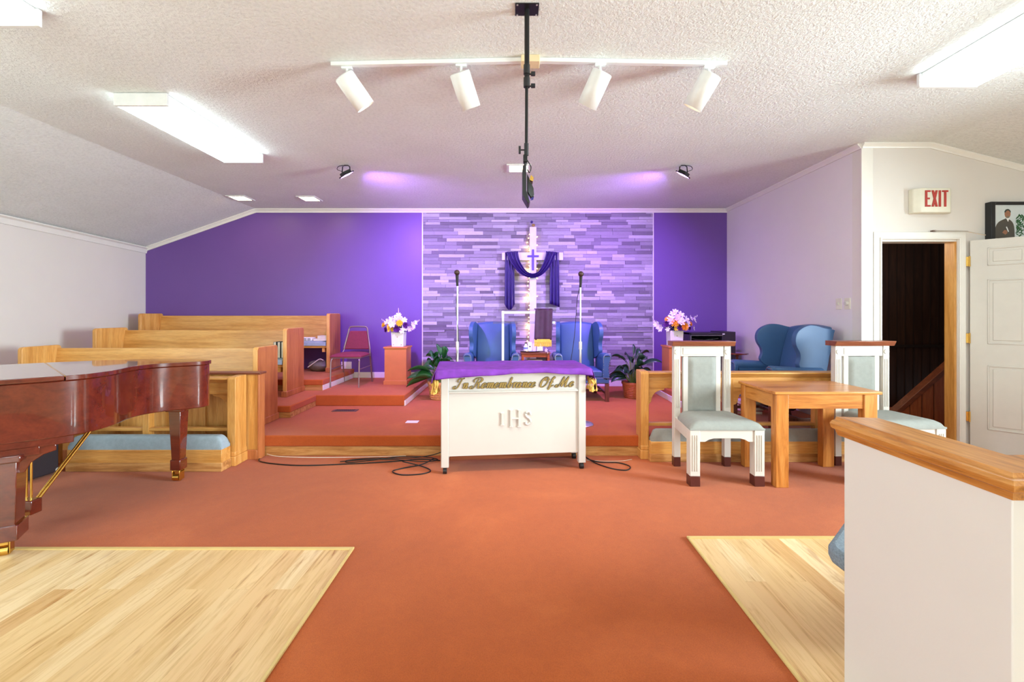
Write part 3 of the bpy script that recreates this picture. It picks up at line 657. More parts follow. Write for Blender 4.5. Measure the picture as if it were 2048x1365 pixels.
lump((0, 0, .085), (.17, .10, .10), 2).build('body', M['bag'], bg, sub=1)
MB().tube(catmull([(-.12, -.09, .07), (-.02, -.10, .14), (.05, -.08, .19), (.10, -.06, .17)], 6), .007, 6).build('strap', M['page'], bg)
tag(lump((-3.23, 6.68, .52), (.09, .08, .05), 5).build('plastic_bag', M['bluebag'], sub=1), 'small blue plastic bag beneath the back pew beside the grey bag', 'bag')

# ---------------------------------------------------------------- choir front panel, kneelers and rails
pn = thing('choir_partition', (-3.9, 4.15, 0), 'panelled oak partition with dark cap in front of the choir pews', 'partition')
MB().box(-5.45, -2.345, 4.115, 4.195, 0, .785).build('panel', M['oakz'], pn, world=True, bevel=.003)
MB().box(-5.46, -2.325, 4.095, 4.21, .785, .805).build('cap', M['walnut'], pn, world=True, bevel=.004)
MB().box(-5.45, -2.3525, 4.10, 4.116, 0, .09).box(-2.352, -2.335, 4.10, 4.198, 0, .785).build('plinth', M['redlitz'], pn, world=True, bevel=.004)  # same painted side-light tint on the partition end
for x in (-2.86, -3.66, -4.5, -5.2): MB().box(x - .03, x + .03, 4.10, 4.118, .09, .76).build('stile', M['oakz'], pn, world=True, bevel=.003)
def rail(name, xs, y, ztop, label, endcap, xa, xb):
    t = thing(name, ((xa + xb) / 2, y, 0), label, 'altar rail', 0, 'oak kneeling rails flanking the communion table')
    for i, x in enumerate(xs):
        if i == endcap:
            wd = .075; y0, y1 = y - .055, y + .11
            r = .03; zt = ztop + .012
            prof = [(y0, .10)] + [(y0 + r - r * math.cos(R(a)), zt - r + r * math.sin(R(a))) for a in range(0, 91, 18)] + [(y1, zt), (y1, .10)]
            q = MB().prism(prof, 'x', x - wd / 2, x + wd / 2).build('end_post', M['oakz'], t, world=True, bevel=.005)
            MB().box(x - wd / 2 - .006, x + wd / 2 + .006, y0 - .012, y1 + .012, 0, .085).box(x - wd / 2 - .002, x + wd / 2 + .002, y0 - .006, y1 + .006, .085, .125).build('post_base', M['oakz'], q, world=True, bevel=.006)
        else: MB().box(x - .028, x + .028, y - .02, y + .045, 0, ztop - .06).build('post', M['oakz'], t, world=True, bevel=.003)
    MB().prism([(y - .05, ztop - .012), (y - .045, ztop), (y + .09, ztop), (y + .09, ztop - .05), (y - .01, ztop - .05), (y - .025, ztop - .03)], 'x', xa, xb).build('top_rail', M['oakx'], t, world=True, bevel=.004)
    MB().box(xa, xb, y - .01, y + .035, ztop - .15, ztop - .05).build('upper_rail', M['oakx'], t, world=True, bevel=.003)
    MB().box(xa, xb, y - .014, y + .04, .298, .326).build('lower_rail', M['oakx'], t, world=True, bevel=.003)
    xs = sorted(xs)
    for a_, b_ in zip(xs, xs[1:]):
        for s_, x in ((1, a_ + .03), (-1, b_ - .03)):
            arc = [(x, ztop - .15), (x + s_ * .17, ztop - .15), (x + s_ * .165, ztop - .165)] + [(x + s_ * (.15 - .105 * math.sin(R(a))), ztop - .17 - .10 * (1 - math.cos(R(a)))) for a in range(0, 91, 15)] + [(x + s_ * .03, ztop - .30), (x, ztop - .31)]
            MB().prism(arc, 'x' if False else 'y', y - .004, y + .028).build('arch_bracket', M['oakx'], t, world=True, bevel=.002)
def kneeler(name, xa, xb, y0, y1, label, cush):
    t = thing(name, ((xa + xb) / 2, (y0 + y1) / 2, 0), label, 'kneeler', 0, 'cushioned kneelers before the rails')
    MB().box(xa, xb, y0 + .008, y1, .07, .184).build('box', M['oakx'], t, world=True, bevel=.004)
    MB().box(xa - .006, xb + .006, y0, y1, 0, .075).build('base_board', M['worn'], t, world=True, bevel=.004)
    def top(u, v):
        e = min(1, min(u, 1 - u) * (xb - xa) / .06); f_ = min(1, min(v + .0, 1 - v) / .3); e = math.sqrt(1 - (1 - e) ** 2); f_ = math.sqrt(1 - (1 - f_) ** 2)
        return Vector((xa + .005 + (xb - xa - .01) * u, y0 + .012 + (y1 - y0 - .012) * v, .21 + .085 * min(e, 1) * f_))
    MB().slab(top, lambda u, v: Vector((xa + .005 + (xb - xa - .01) * u, y0 + .012 + (y1 - y0 - .012) * v, .184)), 80, 12).build('cushion', M[cush], t, world=True)
kneeler('kneeler', 1.255, 3.36, 4.03, 4.10, 'kneeler with grey cushion behind the small oak table', 'greyfab')
kneeler('kneeler', -3.80, -2.48, 3.785, 3.915, 'kneeler with pale blue cushion behind the piano', 'bluefab')
rail('altar_rail', [1.225, 2.035, 2.85, 3.36], 4.17, .80, 'open oak rail on the right behind the white chairs', 0, 1.225, 3.385)
rail('altar_rail', [-2.485, -3.27, -4.1, -4.9], 3.985, .775, 'oak rail on the left standing before the choir partition', 0, -4.95, -2.485)

# ---------------------------------------------------------------- white upholstered chairs
def white_chair(loc, label, rz=0):
    t = thing('upholstered_chair', loc, label, 'chair', rz, 'white side chairs with upholstered seats')
    for s_ in (-1, 1):
        x0, x1 = sorted((s_ * .29, s_ * .212))
        l_ = MB().box(x0, x1, -.26, -.185, .08, .438).build('leg', M['white'], t, bevel=.003)
        MB().box(x0 - .001, x1 + .001, -.262, -.183, 0, .082).build('leg_tip', M['ferrule'], l_, bevel=.004)
        g = MB()
        for k in range(3): q = x0 + .02 + k * .017; g.box(q, q + .006, -.2645, -.259, .12, .40)
        g.build('fluting', M['white'], l_)
        x0, x1 = sorted((s_ * .25, s_ * .193))
        p_ = MB().box(x0, x1, .195, .250, .08, 1.062).build('leg', M['white'], t, bevel=.003)
        MB().box(x0 - .001, x1 + .001, .193, .252, 0, .085).build('leg_tip', M['ferrule'], p_, bevel=.004)
        g = MB()
        for k in range(3): q = x0 + .012 + k * .014; g.box(q, q + .005, .190, .196, .52, .945)
        g.build('fluting', M['white'], p_)
        MB().cyl(((x0 + x1) / 2, .188, 1.01), ((x0 + x1) / 2, .197, 1.01), .022, seg=20).build('rosette', M['white'], p_)
        x0, x1 = sorted((s_ * .165, s_ * .122))
        MB().box(x0, x1, .205, .25, .43, .97).build('stile', M['white'], t, bevel=.003)
    MB().box(-.19, .19, .20, .255, .97, 1.06).box(-.17, .17, .195, .205, .985, 1.045).build('top_panel', M['white'], t, bevel=.003)
    MB().prism([(.17, 1.062), (.165, 1.075), (.155, 1.09), (.15, 1.105), (.285, 1.105), (.285, 1.062)], 'x', -.275, .275).build('crest_rail', M['walnut'], t, bevel=.003)
    MB().slab(lambda u, v: Vector((-.122 + .244 * u, .205 - .018 * min(1, 8 * min(u, 1 - u)) * min(1, 14 * min(v, 1 - v)), .46 + .505 * v)), lambda u, v: Vector((-.122 + .244 * u, .245, .46 + .505 * v)), 16, 24).build('back_cushion', M['greyfab'], t)
    ap = [(-.215, .438), (.215, .438), (.215, .345), (.17, .345), (.14, .362), (.10, .372), (-.10, .372), (-.14, .362), (-.17, .345), (-.215, .345)]
    MB().prism(ap, 'y', -.252, -.228).build('apron', M['white'], t, bevel=.003)
    for s_ in (-1, 1):
        v0, v1, e0, e1 = s_ * .283, s_ * .243, s_ * .26, s_ * .22
        g = MB(); P = [(v0, -.2, .345), (v1, .22, .345), (e1, .22, .345), (e0, -.2, .345), (v0, -.2, .438), (v1, .22, .438), (e1, .22, .438), (e0, -.2, .438)]
        q = g.verts(P)
        for f_ in ((0, 1, 2, 3), (4, 7, 6, 5), (0, 4, 5, 1), (1, 5, 6, 2), (2, 6, 7, 3), (3, 7, 4, 0)): g.face([q[i] for i in f_])
        g.build('side_rail', M['white'], t, bevel=.002)
    def top(u, v):
        w_ = .292 - .05 * v; 
        if v > .8: w_ *= math.sqrt(max(.15, 1 - ((v - .8) / .2) ** 2 * .85))
        e = min(1, min(u, 1 - u) * 6); f_ = min(1, min(v, 1 - v) * 7)
        return Vector(((2 * u - 1) * w_, -.265 + .455 * v, .452 + .052 * math.sqrt(1 - (1 - e) ** 2) * math.sqrt(1 - (1 - f_) ** 2)))
    MB().slab(top, lambda u, v: Vector((top(u, v).x, top(u, v).y, .438)), 24, 24).build('seat', M['greyfab'], t)
    return t
white_chair((1.672, 3.722, 0), 'white wooden chair with grey seat left of the small oak table')
white_chair((3.115, 3.752, 0), 'white wooden chair with grey seat right of the small oak table, behind the half wall', R(3))

# ---------------------------------------------------------------- oak table
tb = thing('oak_table', (2.45, 3.73, 0), 'small square-legged oak table between the two white chairs', 'table')
MB().box(2.02, 2.85, 3.425, 3.985, .722, .745).build('tabletop', M['tabx'], tb, world=True, bevel=.005)
for x0, y0 in ((2.035, 3.437), (2.72, 3.437), (2.035, 3.90), (2.72, 3.90)):
    MB().box(x0, x0 + .10, y0, y0 + .07, 0, .722).build('leg', M['tabz'], tb, world=True, bevel=.004)
for y0 in (3.447, 3.94): MB().box(2.13, 2.725, y0, y0 + .022, .61, .722).build('apron', M['tabx'], tb, world=True, bevel=.002)
for x0 in (2.045, 2.788): MB().box(x0, x0 + .022, 3.505, 3.902, .61, .722).build('apron', M['taby'], tb, world=True, bevel=.002)

# ---------------------------------------------------------------- communion table with script lettering
RZ = R(6.2)
ct = thing('communion_table', (.0, 3.95, 0), 'white communion table with gold script lettering and raised letters', 'altar table', RZ)
yf_ = -.165
for s_ in (-1, 1):
    x0, x1 = sorted((s_ * .62, s_ * .555))
    for y0, y1, nm in ((yf_ - .005, yf_ + .05, 'leg'), (.1, .15, 'leg')):
        l_ = MB().box(x0, x1, y0, y1, .055, .85).build('leg', M['white2'], ct, bevel=.006)
        MB().cyl(((x0 + x1) / 2 - .016, (y0 + y1) / 2, .026), ((x0 + x1) / 2 + .016, (y0 + y1) / 2, .026), .026).box((x0 + x1) / 2 - .012, (x0 + x1) / 2 + .012, (y0 + y1) / 2 - .012, (y0 + y1) / 2 + .012, .03, .06).build('caster', M['blackp'], l_)
    MB().box(*sorted((s_ * .60, s_ * .58)), yf_ + .05, .1, .145, .83).build('side_panel', M['white2'], ct)
arc = [(-.555, .145), (.555, .145), (.555, .85), (-.555, .85)]
MB().prism(arc, 'y', yf_ + .012, yf_ + .03).build('front_panel', M['white2'], ct, bevel=.002)
MB().box(-.555, .555, yf_ - .0, yf_ + .014, .675, .69).box(-.555, .555, yf_ + .005, yf_ + .014, .69, .70).build('moulding', M['white2'], ct, bevel=.003)
MB().box(-.55, .55, .10, .12, .03, .135).build('stretcher_board', wood('red_brown_board', (170, 96, 60), (140, 72, 44), 'x'), ct)
MB().box(-.63, .63, -.185, .41, .850, .872).build('tabletop', M['white2'], ct, bevel=.004)
GL = {
 'n': (.95, [[(0, .7), (.14, 1), (.25, .85), (.25, 0)], [(.25, .5), (.5, 1), (.66, .82), (.66, .18), (.78, 0), (.95, .28)]]),
 'm': (1.36, [[(0, .7), (.14, 1), (.25, .85), (.25, 0)], [(.25, .5), (.48, 1), (.63, .82), (.63, 0)], [(.63, .5), (.88, 1), (1.04, .82), (1.04, .18), (1.16, 0), (1.36, .28)]]),
 'e': (.66, [[(.03, .42), (.35, .58), (.48, .85), (.32, 1), (.1, .8), (.04, .35), (.2, 0), (.45, .1), (.66, .4)]]),
 'b': (.86, [[(0, .3), (.2, .9), (.28, 2.0)], [(.28, 2.05), (.2, .9), (.2, .25)], [(.2, .25), (.36, 0), (.56, .2), (.62, .65), (.46, .98), (.24, .75)], [(.6, .8), (.86, .8)]]),
 'r': (.62, [[(0, .7), (.12, 1), (.22, .85), (.22, 0)], [(.22, .55), (.42, 1), (.62, .9)]]),
 'a': (.9, [[(.58, .82), (.36, 1), (.1, .72), (.06, .3), (.2, 0), (.42, .15), (.56, .6)], [(.6, 1), (.57, .2), (.7, 0), (.9, .28)]]),
 'c': (.62, [[(.5, .78), (.36, 1), (.12, .8), (.04, .35), (.2, 0), (.42, .08), (.62, .38)]]),
 'I': (1.0, [[(-.1, .45), (-.32, .3), (-.3, .0), (.0, -.06), (.3, .3), (.42, 1.1), (.5, 1.85)], [(.0, 1.25), (-.12, 1.6), (.12, 1.95), (.5, 1.85), (.85, 2.0)]]),
 'R': (1.45, [[(-.1, .45), (-.32, .3), (-.3, .0), (.0, -.06), (.28, .3), (.4, 1.1), (.5, 1.8)], [(-.1, 1.2), (-.2, 1.6), (.15, 1.98), (.8, 2.02), (1.12, 1.65), (.95, 1.2), (.5, 1.02), (.78, .85), (.92, .2), (1.1, 0), (1.4, .25)]]),
 'O': (1.35, [[(.85, 1.95), (.45, 1.85), (.08, 1.2), (.12, .35), (.5, 0), (.95, .35), (1.15, 1.1), (1.0, 1.8), (.7, 1.95), (.55, 1.5), (.9, 1.3), (1.3, 1.55)]]),
 'f': (.95, [[(.72, 1.7), (.6, 2.0), (.42, 1.6), (.38, .8), (.34, -.2), (.22, -.75)], [(.22, -.7), (.42, -.1), (.62, .1), (.95, .35)], [(.12, .9), (.7, .98)]]),
 'M': (1.95, [[(-.1, .45), (-.3, .3), (-.28, .02), (0, -.03), (.25, .5), (.55, 1.95)], [(.55, 1.95), (.6, 1.0), (.68, .05)], [(.68, .05), (.95, 1.0), (1.3, 1.98)], [(1.3, 1.98), (1.25, .8), (1.35, .08), (1.55, .02), (1.85, .28)]]),
}
txt = 'In Remembrance Of Me'; tot = 0
for ch in txt: tot += .75 if ch == ' ' else GL[ch][0] * 1.06
TW = 1.085; sc = TW / (tot + 1.5); sx_ = -TW / 2 + .02; shear = .42; base = .716
lt = MB(); dk = MB(); cx_ = .45; vs = .043
def ribbon(mb, pts, extra, y0, y1):
    n = len(pts); L = []; Rr = []
    for i, p_ in enumerate(pts):
        d = (pts[min(i + 1, n - 1)] - pts[max(i - 1, 0)]);
        if d.length < 1e-9: d = Vector((1, 0))
        d.normalize(); nn = Vector((-d.y, d.x))
        thick = .0021 + .0058 * abs(nn.x) ** 1.5 if d.y < .2 else .0021 + .0018 * abs(nn.x)
        e = min(1, .45 + min(i, n - 1 - i) / 3)
        wv = thick * e + extra
        L.append(p_ + nn * wv); Rr.append(p_ - nn * wv)
    if extra: e0 = (pts[0] - pts[1]).normalized() * extra; e1 = (pts[-1] - pts[-2]).normalized() * extra; L[0] += e0; Rr[0] += e0; L[-1] += e1; Rr[-1] += e1
    A = mb.verts([(p_.x, y0, p_.y) for p_ in L]); B = mb.verts([(p_.x, y0, p_.y) for p_ in Rr])
    A2 = mb.verts([(p_.x, y1, p_.y) for p_ in L]); B2 = mb.verts([(p_.x, y1, p_.y) for p_ in Rr])
    for i in range(n - 1):
        mb.face([A[i], A[i + 1], B[i + 1], B[i]]); mb.face([A2[i], B2[i], B2[i + 1], A2[i + 1]])
        mb.face([A[i], A2[i], A2[i + 1], A[i + 1]]); mb.face([B[i], B[i + 1], B2[i + 1], B2[i]])
letters = []
for ch in txt:
    if ch == ' ': cx_ += .75; continue
    w_, st = GL[ch]; lt = MB(); dk = MB()
    for s_ in st:
        pts = [Vector((p_[0], p_[1])) for p_ in s_]; pts = [Vector((q.x, q.y)) for q in catmull([(a.x, a.y, 0) for a in pts], 7)]
        pts = [Vector((sx_ + (cx_ + q.x + (q.y * shear * vs / sc)) * sc, base + q.y * vs)) for q in pts]
        k_ = st.index(s_) * .0007; ribbon(lt, pts, 0, yf_ + .0035 + k_, yf_ + .0125); ribbon(dk, pts, .0024, yf_ + .0075 + k_, yf_ + .0125)
    q = lt.build('script_letter', M['gold'], ct); dk.build('outline', M['dark'], q)
    cx_ += w_ * 1.06
# raised I H S
def serif(x, z0, z1, w_=.009, s_=.016, e=.009):
    return [(x - s_, z0), (x + s_, z0), (x + s_, z0 + e), (x + w_, z0 + e), (x + w_, z1 - e), (x + s_, z1 - e), (x + s_, z1), (x - s_, z1), (x - s_, z1 - e), (x - w_, z1 - e), (x - w_, z0 + e), (x - s_, z0 + e)]
MB().prism(serif(-.105, .395, .505), 'y', yf_ - .001, yf_ + .013).build('raised_letter', M['white2'], ct, bevel=.003)
L_, R_ = serif(-.03, .378, .528), serif(.04, .378, .528)
MB().prism(L_[:4] + [(-.021, .445), (.031, .445)] + R_[10:] + R_[:10] + [(.031, .459), (-.021, .459)] + L_[4:], 'y', yf_ - .001, yf_ + .013).build('raised_letter', M['white2'], ct, bevel=.003)
spts = [Vector((q.x, q.y)) for q in catmull([(.138, .48, 0), (.13, .503, 0), (.108, .505, 0), (.096, .483, 0), (.108, .462, 0), (.128, .447, 0), (.138, .422, 0), (.12, .4, 0), (.1, .402, 0), (.093, .42, 0)], 5)]
g = MB(); g.tube([(p_.x, yf_ + .009, p_.y) for p_ in spts], .0095, 8); g.build('raised_letter', M['white2'], ct)

# velvet cloth on the table
cv = thing('velvet_cloth', (.0, 3.95, .85), 'purple velvet cloth draped over the communion table', 'tablecloth', RZ)
def zt_(x): return .022
def cl_top(u, v):
    x = -.66 + 1.32 * u; y = -.205 + .64 * v
    w_ = .006 * math.sin(9 * x + 3 * y) + .004 * math.sin(23 * x - 8 * y) + .003 * math.sin(40 * y + 11 * x)
    return Vector((x, y, zt_(x) + .008 + w_ * .5))
def skirt(u, v):
    p_ = cl_top(u, 0); drop = .034 + .042 * max(0, (.48 - u) / .48) ** .8 + .022 * max(0, (u - .6) / .4)
    return Vector((p_.x * (1 + .012 * v), p_.y - .006 - .014 * math.sin(v * 1.6) - .006 * v * math.sin(u * 26) - .003 * v * math.sin(u * 61), p_.z - drop * v))
g = MB().sheet(cl_top, 60, 24).sheet(skirt, 60, 6)
def side(sgn):
    def f_(u, v):
        p_ = cl_top(1 if sgn > 0 else 0, u * .9); drop = .10 + .05 * math.sin(u * 3)
        return Vector((p_.x + sgn * (.012 * math.sin(v * 2) + .018 * v + .012 * v * math.sin(u * 20)), p_.y - .01 * (1 - u), p_.z - drop * v))
    return f_
g.sheet(side(1), 24, 6).sheet(side(-1), 24, 6)
bmesh.ops.remove_doubles(g.bm, verts=g.bm.verts, dist=.0015)
g.build('cloth', M['velvet'], cv, solid=.003, angle=70)
def tassels(sgn, xbase):
    g = MB()
    for k in range(16):
        y = -.2 + k * .012; x = xbase + sgn * random.uniform(-.01, .035); z = -.09 - random.random() * .015
        g.tube(catmull([(x, y, z + .03), (x + sgn * random.uniform(-.01, .02), y - .01, z), (x + random.uniform(-.012, .012), y - .012, z - .05), (x + random.uniform(-.014, .014), y - .014, z - .075)], 3), [.006 + .004 * math.sin(i) for i in range(10)], 6)
    g.build('gold_fringe', M['fringe'], cv)
tassels(-1, -.66); tassels(1, .665)

# ---------------------------------------------------------------- wingback chairs
def wingback(loc, label, rz=0):
    t = thing('wingback_chair', loc, label, 'armchair', rz, 'blue leather wingback chairs')
    # back with a gentle camel top
    def fr__(u, v):
        x = -.235 + .47 * u; z = .40 + (.60 + .025 * math.sin(math.pi * u)) * v
        return Vector((x, .17 + .13 * v - .035 * math.sin(math.pi * u) * (1 - .3 * v) - .02 * math.sin(math.pi * v), z))
    def bk__(u, v):
        x = -.255 + .51 * u; z = .30 + (.715 + .025 * math.sin(math.pi * u)) * v
        return Vector((x, .27 + .15 * v, z))
    MB().slab(fr__, bk__, 16, 16).build('backrest', M['leather'], t, bevel=.02, seg=3)
    # wings
    wp = [(.04, .58), (-.005, .64), (.012, .70), (.005, .76), (-.035, .83), (-.045, .90), (-.02, .965), (.04, 1.01), (.12, 1.035), (.20, 1.03), (.30, 1.005), (.42, .985), (.415, .95), (.36, .72), (.30, .52), (.15, .54)]
    wp = [(p_.x, p_.y) for p_ in catmull([(a, b, 0) for a, b in wp], 3, True)]
    for s_ in (-1, 1):
        T = Matrix.Translation((s_ * .255, .3, 0)) @ Matrix.Rotation(s_ * R(7), 4, 'Z') @ Matrix.Translation((0, -.3, 0))
        MB().prism(wp, 'x', -.028, .028, mat=T).build('wing', M['leather'], t, bevel=.018, seg=3, angle=50)
    # arms
    for s_ in (-1, 1):
        x = s_ * .315
        a_ = MB().tube([(x, -.30, .575), (x, -.295, .58), (x, .0, .565), (x, .24, .565)], [.048, .056, .052, .045], 18)
        a_.box(*sorted((s_ * .27, s_ * .335)), -.26, .27, .27, .56)
        ar = a_.build('arm', M['leather'], t, bevel=.008)
        fp = [(s_ * .26, .30), (s_ * .262, .48), (s_ * .258, .56), (s_ * .275, .615), (s_ * .315, .635), (s_ * .358, .62), (s_ * .372, .58), (s_ * .358, .53), (s_ * .338, .44), (s_ * .345, .30)]
        fp = [(p_.x, p_.y) for p_ in catmull([(a, b, 0) for a, b in fp], 3, True)]
        MB().prism(fp, 'y', -.315, -.27).build('arm_front', M['leather'], ar, bevel=.008)
        g = MB()
        cxm, czm = s_ * .312, .47
        for k in range(0, len(fp)):
            u, v = fp[k]; g.ball((cxm + (u - cxm) * .82, -.317, czm + (v - czm) * .93), (.0045, .003, .0045), 6)
        g.build('nailhead_trim', M['nail'], ar)
    MB().box(-.345, .345, -.315, .30, .235, .32).build('seat_frame', M['leather'], t, bevel=.015)
    g = MB()
    for z in (.312, .245):
        for k in range(46): g.ball((-.335 + k * .67 / 45, -.3165, z), (.004, .003, .004), 6)
    g.build('nailhead_trim', M['nail'], t)
    MB().slab(lambda u, v: Vector((-.255 + .51 * u, -.31 + .48 * v, .40 + .03 * math.sqrt(max(0, 1 - (2 * u - 1) ** 4)) * math.sqrt(max(0, 1 - (2 * v - 1) ** 4)))), lambda u, v: Vector((-.255 + .51 * u, -.31 + .48 * v, .32)), 14, 14).build('seat_cushion', M['leather'], t, bevel=.012)
    for s_ in (-1, 1):
        MB().box(*sorted((s_ * .345, s_ * .295)), -.31, -.26, 0, .235).build('leg', M['mahleg'], t, bevel=.004)
        MB().prism([(.25, .235), (.30, .235), (.36, 0), (.32, 0)], 'x', *sorted((s_ * .30, s_ * .255))).build('leg', M['mahleg'], t, bevel=.004)
        MB().box(*sorted((s_ * .33, s_ * .31)), -.27, .33, .08, .11).build('stretcher', M['mahleg'], t, bevel=.003)
    MB().box(-.32, .32, .0, .03, .08, .11).build('stretcher', M['mahleg'], t, bevel=.003)
    return t
wingback((-.275, 6.12, .195), 'blue leather wingback chair left of the low side table')
wingback((.915, 6.10, .195), 'blue leather wingback chair right of the low side table')
wc = wingback((2.82, 4.74, .195), 'blue leather wingback chair turned sideways by the right wall', R(-85))

# ---------------------------------------------------------------- burgundy stack chair
sc_ = thing('stacking_chair', (-2.30, 6.36, .33), 'burgundy padded stacking chair beside the back pew', 'chair')
yF, yK = -.27, .27
for s_ in (-1, 1):
    MB().tube([(s_ * .195, yF, 0), (s_ * .195, yF + .02, .34)] + catmull([(s_ * .195, yF + .02, .34), (s_ * .19, yF + .04, .385), (s_ * .16, yF + .07, .40)], 4)[1:], .011, 8).build('leg', M['tubegrey'], sc_)
    MB().tube([(s_ * .21, yK, 0), (s_ * .2, yK - .07, .40)], .011, 8).build('leg', M['tubegrey'], sc_)
    MB().tube([(s_ * .195, yF + .03, .25), (s_ * .203, yK - .05, .25)], .007, 6).build('stretcher', M['tubegrey'], sc_)
bf = [(-.21, yK - .1, .39), (-.19, yK - .05, .50), (-.145, yK, .74)] + catmull([(-.145, yK, .74), (-.13, yK + .01, .80), (-.09, yK + .012, .82), (.09, yK + .012, .82), (.13, yK + .01, .80), (.145, yK, .74)], 5)[1:] + [(.19, yK - .05, .50), (.21, yK - .1, .39)]
MB().tube(bf, .0115, 8).build('back_frame', M['tubegrey'], sc_)
MB().prism([(-.185, .49), (-.13, .755), (-.115, .765), (.115, .765), (.13, .755), (.185, .49)], 'y', 0, .035, mat=Matrix.Translation((0, yK - .058, 0)) @ Matrix.Translation((0, 0, .49)) @ Matrix.Rotation(R(-12), 4, 'X') @ Matrix.Translation((0, 0, -.49))).build('backrest', M['burg'], sc_, bevel=.012, seg=3)
MB().slab(lambda u, v: Vector(((2 * u - 1) * (.215 - .01 * v), -.24 + .43 * v, .43 + .035 * math.sqrt(max(0, 1 - (2 * u - 1) ** 4)) * math.sqrt(max(0, 1 - (2 * v - 1) ** 4)))), lambda u, v: Vector(((2 * u - 1) * (.215 - .01 * v), -.24 + .43 * v, .41)), 16, 14).build('seat', M['burg'], sc_, bevel=.008)
MB().box(-.205, .205, -.235, .18, .395, .412).build('seat_frame', M['tubegrey'], sc_, bevel=.003)

# ---------------------------------------------------------------- pedestals and bouquets
def pedestal(loc, label, h=.575):
    t = thing('flower_pedestal', loc, label, 'pedestal', 0, 'cherry wood flower pedestals')
    MB().box(-.155, .155, -.145, .15, .0, h - .022).build('body', M['stand'], t, bevel=.002)
    MB().box(-.17, .17, -.16, .165, h - .022, h).build('top', M['stand'], t, bevel=.003)
    MB().box(-.168, .168, -.16, .165, 0, .06).build('plinth', M['stand'], t, bevel=.003)
pedestal((-1.67, 6.49, .33), 'cherry wood pedestal under the left flower arrangement', .54)
pedestal((2.27, 6.15, .33), 'cherry wood pedestal under the right flower arrangement, behind a white chair', .575)
def bloom_mesh(kind, rn):
    g = MB()
    if kind == 'mum':
        for ring_, (n, tilt, L) in enumerate(((14, 8, .055), (13, 28, .052), (11, 48, .044), (8, 68, .034))):
            for k in range(n):
                a = 2 * math.pi * (k + .5 * ring_) / n + rn.random() * .2; t = R(tilt)
                d = Vector((math.cos(a) * math.cos(t), math.sin(a) * math.cos(t), math.sin(t))); s_ = Vector((-math.sin(a), math.cos(a), 0)) * .008
                b = d * .006; m_ = d * L * .65 + Vector((0, 0, .004)); e = d * L
                v = g.verts([b - s_ * .5, m_ - s_, e, m_ + s_, b + s_ * .5]); g.face(v)
        g.ball((0, 0, .0), .02, 8)
    else:
        for k in range(6):
            a = 2 * math.pi * k / 6 + rn.random() * .3
            d = Vector((math.cos(a), math.sin(a), .35)); s_ = Vector((-math.sin(a), math.cos(a), 0)) * .013
            v = g.verts([Vector((0, 0, 0)), d * .018 - s_, d * .036 - s_ * .7 + Vector((0, 0, .004)), d * .042, d * .036 + s_ * .7 + Vector((0, 0, .004)), d * .018 + s_]); g.face(v)
        g.ball((0, 0, .008), .006, 6)
    return g
def bouquet(loc, label, spec, seed, sq, vw=.18, vh=.21):
    t = thing('flower_arrangement', loc, label, 'flowers', 0, 'silk flower arrangements in white vases')
    a, b = vw * .46, vw * .5
    g = MB(); P = [(-a, -a, 0), (a, -a, 0), (a, a, 0), (-a, a, 0), (-b, -b, vh), (b, -b, vh), (b, b, vh), (-b, b, vh)]; q = g.verts(P)
    for f_ in ((3, 2, 1, 0), (4, 5, 6, 7), (0, 1, 5, 4), (1, 2, 6, 5), (2, 3, 7, 6), (3, 0, 4, 7)): g.face([q[i] for i in f_])
    vs_ = g.build('vase', M['vase'], t, bevel=.006)
    g = MB()
    for u, v in ((0, .14), (-.055, .03), (.055, .03)): g.ball((u, -a - (b - a) * v / vh - .001, v), (.009, .003, .009), 6)
    g.build('stud', M['nail'], vs_)
    rn = random.Random(seed)
    g = MB()
    for k in range(46):
        an = rn.random() * 6.28; el = rn.uniform(-.1, 1.2); L = rn.uniform(.11, .21)
        d = Vector((math.cos(an) * math.cos(el), math.sin(an) * math.cos(el), math.sin(el))); b0 = Vector((0, 0, vh + .01)); e = b0 + d * L; s_ = d.cross(Vector((0, 0, 1))).normalized() * rn.uniform(.008, .016)
        m_ = b0 + d * L * .55 + Vector((0, 0, .01)); v = g.verts([b0, m_ - s_, e, m_ + s_]); g.face(v)
    g.build('foliage', M['green'], t)
    protos = {}
    for kind, mt, x, z, yy, s_ in spec:
        key = (kind, mt)
        if key not in protos:
            me_ = bloom_mesh(kind, rn); o = me_.build('bloom', M[mt], t); protos[key] = o
        else:
            o = protos[key].copy(); C.objects.link(o); o.parent = t
        o.location = (x * 1.22, yy, vh + (z - vh) * 1.12); o.scale = (s_ * 1.1,) * 3
        d = Vector((x * 1.4, yy - .08, (z - vh - .02) * .6 + .02)); o.rotation_euler = d.to_track_quat('Z', 'Y').to_euler()
    # long gladiolus spikes
    for (x, z, dx, dz) in sq:
        p0 = Vector((0, 0, vh)); p1 = Vector((x, -.02, z)); 
        st_ = MB().tube([p0, (p0 + p1) / 2 + Vector((0, 0, .02)), p1], [.004, .003, .002], 5).build('stem', M['stem'], t)
        g = MB()
        for k in range(4): 
            q = p1 - (p1 - p0).normalized() * k * .022; g.ball(q, (.004 + .0015 * k, .005, .014), 6)
        g.build('bud', M['flilac'], st_)
vh = .21
